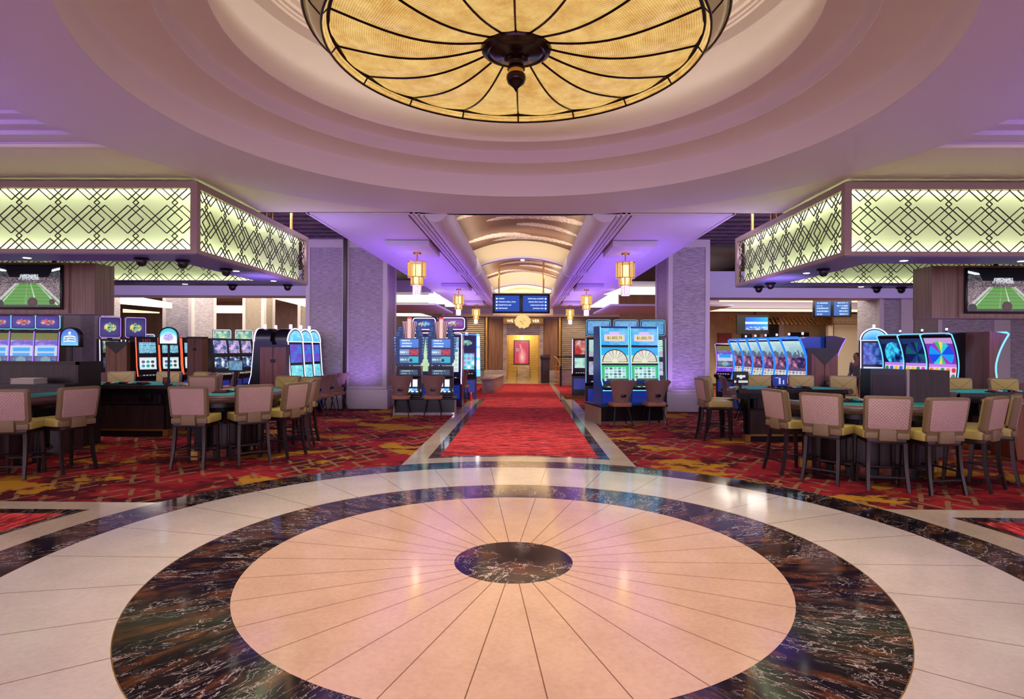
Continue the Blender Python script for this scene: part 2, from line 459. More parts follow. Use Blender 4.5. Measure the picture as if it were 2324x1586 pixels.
    def build(s, name, m, parent=None, bevel=0, seg=2, smooth=True):
        me = bpy.data.meshes.new(name); me.from_pydata(s.v, [], s.f)
        bm = bmesh.new(); bm.from_mesh(me)
        bmesh.ops.recalc_face_normals(bm, faces=bm.faces)
        if bevel:
            bmesh.ops.bevel(bm, geom=list(bm.edges), offset=bevel, segments=seg, affect='EDGES', profile=.5, clamp_overlap=True)
        bm.to_mesh(me); bm.free()
        if smooth:
            me.polygons.foreach_set('use_smooth', [True] * len(me.polygons)); me.set_sharp_from_angle(angle=R(38))
        me.materials.append(MATS[m] if isinstance(m, str) else m)
        return link(name, me, parent)
def link(name, me, parent=None):
    o = bpy.data.objects.new(name, me); COL.objects.link(o)
    if parent: o.parent = parent
    return o
def thing(name, label, cat, loc=(0, 0, 0), rz=0.0, group=None):
    o = bpy.data.objects.new(name, None); COL.objects.link(o); o.empty_display_size = .1
    o.location = loc; o.rotation_euler = (0, 0, rz); o['label'] = label; o['category'] = cat
    if group: o['group'] = group
    return o
def tag(o, label, cat, group=None, kind=None):
    o['label'] = label; o['category'] = cat
    if group: o['group'] = group
    if kind: o['kind'] = kind
    return o
def struct(name, M_, m, parent=None, **k):
    o = M_.build(name, m, parent, **k)
    if not parent: o['kind'] = 'structure'
    return o
def sgroup(name, loc=(0, 0, 0)):
    o = bpy.data.objects.new(name, None); COL.objects.link(o); o.location = loc; o['kind'] = 'structure'; return o
def dup(root, loc, rz, label=None, group=None):
    r = root.copy(); COL.objects.link(r); r.location = loc; r.rotation_euler = (0, 0, rz)
    if label: r['label'] = label
    if group: r['group'] = group
    def rec(a, b):
        for ch in list(a.children):
            c = ch.copy(); COL.objects.link(c); c.parent = b; rec(ch, c)
    rec(root, r)
    return r
def text_mesh(txt, size, depth=.002, align='CENTER', shear=0):
    cu = bpy.data.curves.new('txt', 'FONT'); cu.body = txt; cu.size = size; cu.extrude = depth
    cu.align_x = align; cu.align_y = 'CENTER'; cu.shear = shear; cu.resolution_u = 3
    o = bpy.data.objects.new('txt', cu); COL.objects.link(o)
    bpy.context.view_layer.update()
    me = bpy.data.meshes.new_from_object(o)
    bpy.data.objects.remove(o); bpy.data.curves.remove(cu)
    return me
def text(name, txt, size, m, parent, loc, back=False, align='CENTER', sx=1.0):
    """upright lettering; reads from -Y, or from +Y when back"""
    me = text_mesh(txt, size, align=align)
    me.materials.clear(); me.materials.append(MATS[m])
    me.transform(Matrix.Diagonal((sx, 1, 1, 1)))
    me.transform(Matrix.Rotation(PI if back else 0, 4, 'Z') @ Matrix.Rotation(PI / 2, 4, 'X'))
    o = link(name, me, parent); o.location = loc
    return o
def rrect(x0, x1, z0, z1, r, n=5):
    pts = []
    for cx, cz, a in ((x1 - r, z1 - r, 0), (x0 + r, z1 - r, 90), (x0 + r, z0 + r, 180), (x1 - r, z0 + r, 270)):
        for i in range(n + 1):
            t = R(a + 90 * i / n); pts.append((cx + r * math.cos(t), cz + r * math.sin(t)))
    return pts

# ---- glowing pictures -----------------------------------------------------------
def hsh(i, j=0, k=0):
    x = math.sin(i * 127.1 + j * 311.7 + k * 74.7) * 43758.5453
    return x - math.floor(x)
def lerp(a, b, t): return tuple(a[i] + (b[i] - a[i]) * t for i in range(3))
def paint(me, uv, fn, gain=1.0):
    at = me.color_attributes.new('col', 'FLOAT_COLOR', 'POINT')
    buf = []
    for u, v in uv:
        c = s2l([min(1.0, max(0.0, x)) for x in fn(u, v)])
        buf += [c[0] * gain, c[1] * gain, c[2] * gain, 1]
    at.data.foreach_set('color', buf)
def picture(name, surf, nu, nv, fn, parent, gain=1.0, m='screen'):
    """surf(u,v)->xyz, u to the viewer's right, v up; fn(u,v)->sRGB"""
    uv = [(i / nu, j / nv) for j in range(nv + 1) for i in range(nu + 1)]
    me = bpy.data.meshes.new(name)
    me.from_pydata([surf(u, v) for u, v in uv], [], [(j * (nu + 1) + i, j * (nu + 1) + i + 1, (j + 1) * (nu + 1) + i + 1, (j + 1) * (nu + 1) + i) for j in range(nv) for i in range(nu)])
    paint(me, uv, fn, gain)
    me.polygons.foreach_set('use_smooth', [True] * len(me.polygons))
    me.materials.append(MATS[m])
    return link(name, me, parent)

def pic_stadium(u, v):
    rnd = hsh(int(u * 90), int(v * 60))
    # field
    cu = .52
    if v < .58:
        t = (.58 - v) / .58
        l = cu - .16 - .38 * t; r = cu + .14 + .40 * t
        if l < u < r:
            w = (u - l) / (r - l)
            g = .50 + .10 * (int(t * 14) % 2)
            c = (.30, g, .16)
            if abs(w - .62) < .012 or abs(w - .06) < .012 or abs(w - .94) < .014: c = (.8, .85, .75)
            if abs(w - .45) < .01 and int(t * 40) % 3 == 0: c = (.65, .75, .55)
        else:
            k = .22 + .45 * rnd
            c = (k, k * .86, k * .88)
            if (l - .05 < u < l or r < u < r + .045) and t < .9: c = (.75, .72, .74)
        for hx, hy, hr, hc in ((.07, .08, .10, (.03, .03, .04)), (.58, .12, .115, (.34, .06, .04)), (.88, .13, .07, (.32, .06, .04))):
            d = math.hypot((u - hx) * 1.5, v - hy)
            if d < hr: c = lerp(hc, (.05, .02, .02), d / hr * .7)
        if v < .05: c = lerp((.03, .02, .03), c, .25)
        return c
    if v < .72:
        k = .18 + .42 * rnd; c = (k, k * .87, k * .92)
        if .36 < u < .68 and v > .66: c = (.8, .8, .82) if rnd > .4 else (.4, .4, .45)
        return c
    if u < .22 + (v - .72) * -.3 or u > .82 + (v - .72) * .3:
        if v > .86 and (abs(v - .93 + (u if u < .5 else 1 - u) * .35) < .03): return (.95, .97, 1)
        if v < .86: k = .12 + .3 * rnd; return (k, k, k * 1.1)
        return (.05, .06, .1)
    if .38 < u < .66 and v < .79: return (.85, .87, .9) if rnd > .3 else (.35, .37, .42)
    return (.02, .02, .05)
def vn(x, y, s=0):
    i, j = math.floor(x), math.floor(y); a, b_ = x - i, y - j
    a = a * a * (3 - 2 * a); b_ = b_ * b_ * (3 - 2 * b_)
    return (hsh(i, j, s) * (1 - a) + hsh(i + 1, j, s) * a) * (1 - b_) + (hsh(i, j + 1, s) * (1 - a) + hsh(i + 1, j + 1, s) * a) * b_
def fbm(x, y, s=0): return .55 * vn(x, y, s) + .3 * vn(x * 2.3, y * 2.3, s + 1) + .15 * vn(x * 5, y * 5, s + 2)
def symgrid(u, v, nx, ny, bgc, seed, pal):
    i = int(u * nx); j = int(v * ny); fu = u * nx - i - .5; fv = v * ny - j - .5
    c = pal[int(hsh(i, j, seed) * len(pal)) % len(pal)]
    d = math.hypot(fu, fv)
    return c if d < .38 else bgc
PAL = [(.8, .2, .15), (.2, .55, .3), (.9, .75, .2), (.2, .4, .8), (.75, .3, .7), (.15, .15, .2), (.9, .5, .2)]
def pic_wheel(top, seed):
    def fn(u, v):
        if v < .40: return symgrid(u, v / .40, 5, 3, (.92, .78, .92), seed, PAL)
        if v < .46: return (.75, .5, .9)
        d = math.hypot((u - .5) * 1.15, (v - .66) * 1.9)
        if d < .5:
            k = int((math.atan2(v - .66, u - .5) / PI + 1) * 6)
            return [(.1, .3, .9), (.15, .8, .85), (.95, .85, .3), (.2, .75, .4), (.6, .2, .8), (.1, .6, .95)][k % 6] if top == 0 else \
                   ([(.05, .1, .3), (.1, .2, .5), (.05, .35, .4)][k % 3] if top == 1 else lerp((.02, .06, .35), (.25, .85, 1.0), max(0, min(1, 2.6 * (fbm(u * 5, v * 7, 3) - .32)))))
        if v > .88: return (.75, .6, .85) if top == 0 else (.1, .2, .4)
        return (.45, .2, .7) if top == 0 else (.04, .08, .25)
    return fn
def pic_city(seed):
    def fn(u, v):
        if v < .30: return symgrid(u, v / .3, 5, 4, lerp((.80, .88, .90), (.9, .8, .8), vn(u * 5, v * 9, seed)), seed, [(.5, .6, .65), (.85, .5, .45), (.4, .5, .6), (.7, .75, .6)])
        if v < .36: return (.35, .22, .4)
        if v < .62:
            k = fbm(u * 5, v * 9, seed); return lerp((.16, .12, .34), (.92, .58, .62), max(0, min(1, (k - .3) * 2.6)))
        if v < .80 and hsh(int(u * 11), 1, seed) > (v - .62) / .18: return (.30, .36, .48) if (int(u * 66) + int(v * 120)) % 2 else (.42, .46, .52)
        return lerp(lerp((.45, .62, .72), (.75, .88, .88), (v - .6) / .4), (.92, .95, .96), max(0, fbm(u * 3, v * 6, seed) - .45) * 2)
    return fn
def pic_logo(bgc, fgc, ac, seed=1):
    def fn(u, v):
        d = math.hypot((u - .5) * 1.1, (v - .5) * 1.5)
        if d < .34:
            k = fbm(u * 9, v * 7, seed)
            return (.08, .08, .12) if abs(k - .5) < .05 else lerp(fgc, ac, max(0, min(1, (k - .3) * 2.5)))
        return lerp(bgc, (bgc[0] * .4, bgc[1] * .4, bgc[2] * .5), min(1, d))
    return fn
def pic_reels(bgc, seed, head=None):
    def fn(u, v):
        if head and v > .82: return head if hsh(int(u * 18), 0, seed) > .35 else (.9, .9, .9)
        if .08 < u < .92 and .12 < v < .8: return symgrid((u - .08) / .84, (v - .12) / .68, 3, 2, bgc, seed, [(.2, .6, .65), (.45, .3, .6), (.25, .3, .35), (.3, .5, .75)])
        return lerp(bgc, (.6, .75, .85), .35)
    return fn
def pic_paytable(c1, c2, bar, seed):
    def fn(u, v):
        if v > .76: return bar if (.12 < u < .88 and hsh(int(u * 16), 3, seed) > .35) else (.08, .03, .05)
        k = hsh(int(u * 22), int(v * 9), seed)
        return lerp(c1, c2, fbm(u * 4, v * 4, seed)) if (int(v * 16) % 2 or k < .4) else lerp(c1, (.2, .3, .4), .6)
    return fn
def pic_purple(seed):
    def fn(u, v):
        if v < .16: return lerp((.32, .12, .85), (.75, .6, .95), fbm(u * 4, v * 12, seed))
        if v < .19: return (.85, .85, .6)
        if v < .42:
            d = math.hypot(u - .5, (v - .31) * 2.2); return (.45, .6, .65) if d < .22 else lerp((.08, .1, .45), (.5, .55, .6), fbm(u * 7, v * 18, seed))
        if v < .68: return (.2, .62, .95) if hsh(int(v * 30), 1, seed) > .35 and .12 < u < .88 else (.75, .8, .9)
        if v < .82: return lerp((.2, .1, .7), (.9, .85, .98), fbm(u * 4, v * 12, seed + 1))
        return lerp((.65, .35, .3), (.25, .6, .2), fbm(u * 6, v * 14, seed + 2))
    return fn
def pic_text(bgc, fg, rows, seed, right=False):
    def fn(u, v):
        r = v * rows; j = int(r); f = r - j
        if .3 < f < .72:
            L = .35 + .5 * hsh(j, 2, seed)
            a = u - .1 if not right else .9 - u
            if 0 < a < L and hsh(int(u * 40), j, seed) > .25: return fg
        return bgc
    return fn
def pic_noise(c1, c2, seed, sx=10, sy=10):
    return lambda u, v: lerp(c1, c2, max(0, min(1, .5 + 2.4 * (fbm(u * sx * .8, v * sy * .8, seed) - .5) + .3 * (hsh(int(u * sx * 3), int(v * sy * 2.5), seed) - .5))))
# ================================================================== THE SETTING
# floor: patterned carpet, marble medallion, four marble-edged runners
struct('floor', M().box(-24, 24, -22, 40, -.1, 0), 'carpet_pattern', smooth=False)
med = sgroup('floor_medallion', (0, CY, 0))
M().disc(.44, 0, .008, 64).build('centre_disc', 'marble_dark_plain', med)
M().ring(.44, 1.914, 0, .008).build('inner_disc', 'marble_peach', med)
M().ring(1.914, 2.50, 0, .008, 128).build('dark_ring', 'marble_dark', med)
M().ring(2.50, 3.53, 0, .008, 128).build('pale_ring', 'marble_cream', med)
M().ring(3.53, 3.96, 0, .008, 128).build('border_ring', 'marble_dark', med)
M().ring(2.497, 2.503, .008, .009, 128).build('brass_line', 'brass', med)
def arm(name, rot, L0, L1):
    """one runner leading away from the medallion along local +Y"""
    g = sgroup(name, (0, CY, 0)); g.rotation_euler = (0, 0, rot)
    n = 14
    def arc(r, x0, x1):
        return [(x0 + (x1 - x0) * i / n, math.sqrt(r * r - (x0 + (x1 - x0) * i / n) ** 2)) for i in range(n + 1)]
    c = arc(3.955, -1.58, 1.58)
    M().prism(c + [(1.58, L0), (1.30, L0)] + arc(4.33, 1.30, -1.30) + [(-1.30, L0), (-1.58, L0)], 'z', 0, .006).build('marble_edging', 'marble_strip', g)
    M().prism(arc(4.33, -1.30, 1.30) + [(1.30, L0), (1.15, L0)] + arc(4.42, 1.15, -1.15) + [(-1.15, L0), (-1.30, L0)], 'z', 0, .006).build('dark_edging', 'marble_dark_strip', g)
    M().prism(arc(4.42, -1.15, 1.15) + [(1.15, L1), (-1.15, L1)], 'z', 0, .007).build('runner_carpet', 'carpet_red', g)
    return g
arm('floor_runner_back', 0, 14.2, 22.1)
arm('floor_runner_left', PI / 2, 12, 12)
arm('floor_runner_right', -PI / 2, 12, 12)
fr = struct('floor_red_carpet', M().box(-1.30, -1.15, 18.8, 26.6, 0, .006).box(-3.2, -1.3, 18.8, 26.6, 0, .006).box(1.15, 3.2, 20.5, 26.6, 0, .005), 'carpet_red', smooth=False)
struct('floor_right_edging', M().box(1.16, 1.34, 18.7, 26.6, 0, .008), 'marble_strip', smooth=False)
struct('floor_lobby', M().box(-4.5, 4.5, 26.6, 34, 0, .004), 'marble_strip', smooth=False)

# ------------------------------------------------------------------ rotunda ceiling
dome = sgroup('ceiling_dome', (0, CY, 0))
prof = [(2.80, 3.41), (2.78, 3.412), (2.78, 3.62), (2.76, 3.66), (2.70, 3.688), (2.375, 3.69), (2.37, 3.694), (2.37, 3.79), (2.345, 3.825), (2.30, 3.838),
        (2.095, 3.838), (2.09, 3.842), (2.10, 4.0), (2.14, 4.2), (2.20, 4.33), (2.215, 4.38), (2.19, 4.42), (2.12, 4.43), (2.06, 4.43), (2.05, 4.45),
        (2.03, 4.45), (2.03, 4.475), (2.0, 4.475), (2.0, 4.51), (1.95, 4.52), (1.95, 4.62), (0.0, 4.64)]
M().lathe(prof, 128).build('dome_steps', 'dome_paint', dome)
M().lathe([(2.78, 3.41), (3.88, 3.41), (3.88, 3.47)], 128).build('soffit_ring', 'ceiling_paint', dome)

cl = sgroup('ceiling', (0, 0, 0))
x0_ = math.sqrt(3.86 ** 2 - (5.57 - CY) ** 2); a0_ = math.atan2(5.57 - CY, x0_)
M().prism([(-4.8, 5.57)] + [(3.86 * math.cos(a0_ + (PI - 2 * a0_) * (1 - i / 40)), CY + 3.86 * math.sin(a0_ + (PI - 2 * a0_) * (1 - i / 40))) for i in range(41)] + [(4.8, 5.57), (4.8, 8.28), (-4.8, 8.28)], 'z', 3.43, 3.52).build('rotunda_slab', 'beige_paint', cl, smooth=False)
for s in (-1, 1):
    pl_ = [(0, -3), (0, CY - 3.0)] + [(s * 3.0 * math.cos(t), CY + 3.0 * math.sin(t)) for t in [-PI / 2 + (PI / 2 + .195) * i / 24 for i in range(1, 25)]] + [(s * 12, 5.12), (s * 12, -3)]
    M().prism(pl_, 'z', 3.575, 3.65).build('tray_ceiling', 'ceiling_paint', cl, smooth=False)
for s in (-1, 1):
    a, b_ = sorted((s * 4.8, s * 12))
    M().box(a, b_, 5.57, 8.28, 3.43, 3.52).build('bay_slab', 'beige_paint', cl, smooth=False)
    mm = M(); a2, b2 = sorted((s * 3.0, s * 12))
    for k, (yy, zz) in enumerate(((5.55, 3.472), (5.40, 3.51), (5.26, 3.55))):
        mm.box(a2, b2, yy - .2, yy, zz - .003, zz + .06)
        mm.box(a2, b2, yy - .004, yy + .012, zz - .012, zz)
    mm.build('stepped_tray', 'ceiling_paint', cl, smooth=False)

# ------------------------------------------------------------------ corridor ceiling and barrel vault
cv = sgroup('ceiling_corridor', (0, 0, 0))
for s in (-1, 1):
    a, b_ = sorted((s * 1.52, s * 2.9))
    M().box(a, b_, 8.26, 28, 3.425, 3.55).build('corridor_soffit', 'ceiling_paint', cv, smooth=False)
    # ribbed crown moulding, then the half-round beam under the vault
    pr = [(1.54, 3.41), (1.54, 3.43), (1.50, 3.43), (1.50, 3.40), (1.46, 3.40), (1.46, 3.43), (1.43, 3.43), (1.43, 3.385), (1.39, 3.385), (1.39, 3.42), (1.36, 3.42), (1.36, 3.375),
          (1.31, 3.375), (1.31, 3.45), (1.54, 3.45)]
    M().prism([(s * x, z) for x, z in pr], 'y', 8.26, 28).build('crown_moulding', 'ceiling_paint', cv, smooth=False)
    bm_ = [(s * (1.15 + .17 * math.cos(R(t))), 3.47 + .17 * math.sin(R(t))) for t in range(180, 361, 15)]
    M().prism(bm_ + [(s * 1.32, 3.56), (s * .98, 3.56)], 'y', 8.26, 28).build('half_round_beam', 'ceiling_paint', cv)
    M().prism([(s * 1.30, 3.5), (s * 1.36, 3.5), (s * 1.36, 3.9), (s * 1.30, 3.9)], 'y', 8.26, 28).build('vault_side', 'cream_paint', cv, smooth=False)
    for yy in (14.55, 20.6):
        M().lathe([(.172, -.03), (.185, -.02), (.185, .02), (.172, .03)], 20).xf(Matrix.Translation((s * 1.15, yy, 3.47)) @ Matrix.Rotation(PI / 2, 4, 'X')).build('beam_collar', 'ceiling_paint', cv)
        M().box(*sorted((s * 1.30, s * 1.58)), yy - .12, yy + .12, 3.34, 3.45).build('moulding_block', 'ceiling_paint', cv, bevel=.01)
        
M().box(-2.9, 2.9, 8.26, 8.34, 3.41, 3.6).build('corridor_front', 'ceiling_paint', cv, smooth=False)
def vz(x, zc=4.14, ze=3.84):
    return zc - (zc - ze) * (x / 1.3) ** 2
def feather(x, y):
    base = (.40, .27, .20)
    k = hsh(int(x * 9), int(y * 7))
    c = lerp(base, (.33, .22, .17), k * .5)
    for ax, ay, ang, L, w in ((-.2, .9, 18, 1.9, .26), (1.0, .2, 150, 1.7, .26), (-1.2, 2.6, 12, 1.8, .20), (1.25, 3.0, 165, 2.0, .24), (-.1, 4.2, 8, 1.3, .2), (-1.2, 5.0, 25, 1.6, .24), (1.2, 5.4, 170, 1.9, .22), (-1.25, .5, 40, 1.2, .25)):
        dx, dy = x - ax, y - ay
        ca, sa = math.cos(R(ang)), math.sin(R(ang))
        t = dx * ca + dy * sa; d = -dx * sa + dy * ca + .12 * math.sin(t * 1.6)
        if 0 < t < L:
            ww = w * math.sin(PI * min(1, t / L * .95 + .05)) ** .5
            if abs(d) < ww:
                br = math.sin((t - abs(d) * .9) * 75)
                c = (.80, .74, .72) if (br > -.1 or abs(d) < .015) else lerp(c, (.66, .58, .54), .6)
    return c
for y0, y1 in ((8.34, 14.5), (14.66, 20.5), (20.7, 26.5)):
    nx, ny = (90, 150) if y0 < 20 else (20, 20)
    def surf(u, v): return (-1.3 + 2.6 * u, y0 + (y1 - y0) * v, vz(-1.3 + 2.6 * u))
    p = picture('vault_mural', surf, nx, ny, (lambda u, v: feather(-1.3 + 2.6 * u, (y1 - y0) * v)) if y0 < 20 else (lambda u, v: (.8, .72, .6)), cv, 1, 'mural')
    # backing so the vault has thickness
    M().grid(lambda u, v: (-1.34 + 2.68 * u, y0 - .05 + (y1 - y0 + .1) * v, vz(-1.3 + 2.6 * u) + .06), 12, 1).build('vault_back', 'cream_paint', cv)
for yy in (14.55, 20.6, 26.5):
    n = 24
    xs_ = [-1.3 + 2.6 * i / n for i in range(n + 1)]
    lo = [(x, 3.78 - .19 * (x / 1.0) ** 2) for x in xs_]
    hi = [(x, vz(x) + .03) for x in xs_][::-1]
    if yy > 26: lo = [(-1.3, 3.0), (1.3, 3.0)]
    M().prism(lo + hi, 'y', yy, yy + .1).build('lunette', 'cream_paint', cv)
    if yy < 26:
        M().prism([(x, z - .045) for x, z in lo] + lo[::-1], 'y', yy - .05, yy + .16).build('arch_rib', 'ceiling_paint', cv)
for yy in (11.3, 17.6):
    lp = M().lathe([(.0, .0), (.045, .0), (.055, .015), (.055, .03)], 16).xf(Matrix.Translation((0, yy, 4.105))).build('downlight', 'bulb', cv)
# dropped blocks above the six lanterns
for s in (-1, 1):
    for yy in (11.1, 18.1, 24.6):
        M().box(*sorted((s * 1.56, s * 2.32)), yy - .75, yy + .55, 3.32, 3.42).build('lantern_block', 'ceiling_paint', cv, bevel=.012)

# ------------------------------------------------------------------ pillars
def pillar(name, x0, x1, y0, y1, ztop, panels, wc='wallcover', side=None, fr='stone_trim'):
    g = sgroup(name, (0, 0, 0))
    M().box(x0 + .05, x1 - .05, y0 + .05, y1 - .05, 0, ztop).build('pillar_core', fr, g, smooth=False)
    M().box(x0 - .03, x1 + .03, y0 - .03, y1 + .03, 0, .50).build('plinth', 'stone_trim', g, bevel=.015)
    M().box(x0 - .01, x1 + .01, y0 - .01, y1 + .01, .50, .56).build('plinth_cap', 'stone_trim', g, bevel=.015)
    for a, b_ in panels:
        M().box(a, b_, y0 + .02, y0 + .06, .60, ztop - .26).build('wall_panel', wc, g, smooth=False)
        mm = M()
        for q0, q1, z0, z1 in ((a - .11, a, .56, ztop), (b_, b_ + .11, .56, ztop), (a, b_, ztop - .26, ztop)):
            mm.box(q0, q1, y0, y0 + .06, z0, z1 - .002)
        mm.build('panel_frame', fr, g, smooth=False)
    if side:
        xs0 = x1 if side > 0 else x0
        M().box(xs0 - .06, xs0 - .02 + .04 * (side < 0), y0 + .2, y1 - .2, .60, ztop - .26).build('wall_panel', wc, g, smooth=False) if side > 0 else \
            M().box(xs0 + .02, xs0 + .06, y0 + .2, y1 - .2, .60, ztop - .26).build('wall_panel', wc, g, smooth=False)
        mm = M()
        for q0, q1 in ((y0 + .061, y0 + .2), (y1 - .2, y1)):
            mm.box(*((xs0 - .06, xs0) if side > 0 else (xs0, xs0 + .06)), q0, q1, .56, ztop)
        mm.build('panel_frame', fr, g, smooth=False)
    return g
pl = pillar('pillar_left', -5.56, -3.46, 15.55, 16.7, 4.4, [(-5.45, -4.62), (-4.44, -3.57)], side=1)
M().box(-4.57, -4.49, 15.46, 15.56, 0, 4.4).build('upright_strip', 'bronze', pl, smooth=False)  # dark upright strip between the two pillar panels
pillar('pillar_right', 3.68, 4.72, 15.35, 16.9, 4.4, [(3.79, 4.61)], side=-1)
pillar('pillar_far_left', -11.7, -10.75, 19.6, 21.2, 4.4, [(-11.59, -10.86)], side=1)
pillar('pillar_rear_left', -10.3, -9.5, 22.2, 23.2, 4.2, [(-10.19, -9.61)], 'wallcover_brown', side=1)
pillar('pillar_back_left', -8.0, -7.2, 21.5, 22.4, 4.2, [(-7.89, -7.31)], 'wallcover_brown')
pillar('pillar_mid_left', -4.5, -3.5, 27.0, 27.8, 3.5, [(-4.39, -3.61)], 'wallcover_brown')
wl = sgroup('wall_left_block')
M().box(-20, -12.95, 18.6, 19.4, 0, 4.4).build('wall_core', 'wallcover', wl, smooth=False)
for a, b_ in ((-14.1, -13.6), (-13.15, -12.93), (-16.6, -16.1)):
    M().box(a, b_, 18.5, 18.62, 0, 4.4).build('pilaster', 'stone_trim', wl, smooth=False)
wr = sgroup('wall_right_block')
M().box(10.05, 20, 17.3, 18.4, 0, 4.4).build('wall_core', 'wallcover', wr, smooth=False)
M().box(10.98, 11.62, 17.2, 17.32, .5, 3.6).build('wall_panel', 'wallcover_brown', wr, smooth=False)
for a, b_ in ((10.02, 10.14), (10.62, 10.96), (11.64, 11.76), (13.2, 13.65)):
    M().box(a, b_, 17.2, 17.32, 0, 4.4).build('pilaster', 'stone_trim', wr, smooth=False)

# ------------------------------------------------------------------ side hall ceilings, headers, lit coves, end walls
hc = sgroup('ceiling_halls')
for s in (-1, 1):
    a, b_ = sorted((s * 2.9, s * 22))
    M().box(a, b_, 8.2, 30, 4.4, 4.5).build('high_ceiling', 'slat_wood', hc, smooth=False)
    mm = M()
    for k in range(18):
        mm.box(a, b_, 8.5 + k * .45, 8.62 + k * .45, 4.33, 4.4)
    mm.build('ceiling_slats', 'slat_wood', hc, smooth=False)
    M().box(*sorted((s * 2.88, s * 2.92)), 8.26, 28, 3.41, 4.42).build('bulkhead', 'ceiling_paint', hc, smooth=False)
    M().box(a, b_, 8.2, 8.28, 3.5, 4.42).build('bulkhead', 'ceiling_paint', hc, smooth=False)
    M().box(*sorted((s * 5.0, s * 22)), 17.05, 18.0, 3.02, 3.75).build('header_beam', 'ceiling_paint', hc, smooth=False)
    M().box(*sorted((s * 2.92, s * 7)), 19.4, 19.9, 3.34, 3.72).build('header_beam', 'ceiling_paint', hc, smooth=False)
    M().box(*sorted((s * 2.92, s * 7)), 20.3, 25.4, 3.0, 3.06).build('dropped_ceiling', 'ceiling_paint', hc, smooth=False)
    M().box(*sorted((s * 7, s * 22)), 18.4, 28.5, 3.62, 3.70).build('dropped_ceiling', 'cream_paint', hc, smooth=False)
cw = lambda pts, dy=.04, nm='glowing_cove_face', m_='cove_glow_white': M().add([(x, y, z) for x, y, z in pts] + [(x, y + dy, z) for x, y, z in pts],  # lit tray faces glow by themselves, standing in for hidden cove light
    [(0, 1, 2, 3), (7, 6, 5, 4), (0, 4, 5, 1), (1, 5, 6, 2), (2, 6, 7, 3), (3, 7, 4, 0)]).build(nm, m_, hc, smooth=False)
cw([(-5.2, 20.0, 3.06), (-2.45, 20.0, 3.06), (-2.75, 20.0, 3.32), (-5.2, 20.0, 3.32)])
cw([(-6.0, 26, 2.92), (-3.9, 26, 2.90), (-5.4, 26, 3.30), (-6.0, 26, 3.42)])
cw([(2.55, 19.2, 3.28), (4.6, 19.2, 3.28), (4.6, 19.2, 3.52), (3.2, 19.2, 3.52)])
cw([(-13.2, 19.6, 2.95), (-11.4, 19.6, 2.80), (-11.4, 19.6, 2.98), (-13.2, 19.6, 3.30)])
cw([(-13.2, 19.9, 2.68), (-12.0, 19.9, 2.66), (-12.0, 19.9, 2.70), (-13.2, 19.9, 2.80)], m_='cove_yellow')
cw([(-9.05, 20.8, 3.34), (-7.3, 20.8, 2.92), (-7.3, 20.8, 3.38), (-9.05, 20.8, 3.42)])
cw([(-12.3, 24, 2.90), (-11.0, 24, 2.90), (-11.0, 24, 3.2), (-12.3, 24, 3.2)])
cw([(5.2, 18.35, 3.36), (16, 18.35, 3.36), (16, 18.35, 3.46), (5.2, 18.35, 3.60)])
cw([(7.4, 24.4, 3.08), (16, 24.4, 3.08), (16, 24.4, 3.18), (7.4, 24.4, 3.18)], m_='cove_yellow')
cw([(7.4, 23.0, 3.36), (16, 23.0, 3.36), (16, 23.0, 3.44), (7.4, 23.0, 3.44)], m_='cove_yellow')
M().box(7, 18, 24.2, 26.8, 3.2, 3.62).build('header_beam', 'ceiling_paint', hc, smooth=False)
for s, n_ in ((-1, 'wall_left'), (1, 'wall_right')):
    struct(n_, M().box(*sorted((s * 20, s * 20.3)), 4, 28.3, 0, 4.5), 'wallcover_brown', smooth=False)
struct('wall_back_left', M().box(-22, -4.4, 28, 28.3, 0, 4.4), 'taupe_wall', smooth=False)
struct('wall_back_right', M().box(4.4, 22, 28, 28.3, 0, 4.4), 'gold_cream_wall', smooth=False)
mm = M()
for k in range(60):
    for j in range(6):
        if (k + j) % 2: mm.box(9.0 + k * .09, 9.07 + k * .09, 27.0 - j * .3, 27.25 - j * .3, 2.98 - j * .07, 3.0 - j * .07)
struct('ceiling_copper_tiles', mm, 'brass', smooth=False)
for i, (a, b_, z0, z1, mt_) in enumerate(((10.0, 10.35, 0, 3.0, 'black_plastic'), (10.95, 11.6, 0, 3.0, 'black_metal'), (12.1, 13.0, 0, 2.35, 'bronze'), (14.2, 14.8, 0, 2.5, 'black_plastic'), (8.9, 9.5, .8, 2.3, 'red_vinyl'))):
    struct('trim_%d' % (i + 1), M().box(a, b_, 27.85, 28, z0, z1), mt_, smooth=False)
for i, (a, b_) in enumerate(((10.4, 10.6), (10.75, 10.93), (11.62, 11.85))):
    struct('trim_%d' % (i + 6), M().box(a, b_, 27.8, 28, 0, 3.05), 'stone_trim', smooth=False)
struct('wall_right_lobby', M().box(13.3, 18, 26.2, 26.4, 0, 3.1).box(12.9, 13.1, 25.9, 26.1, 0, 2.6), 'cream_paint', smooth=False)

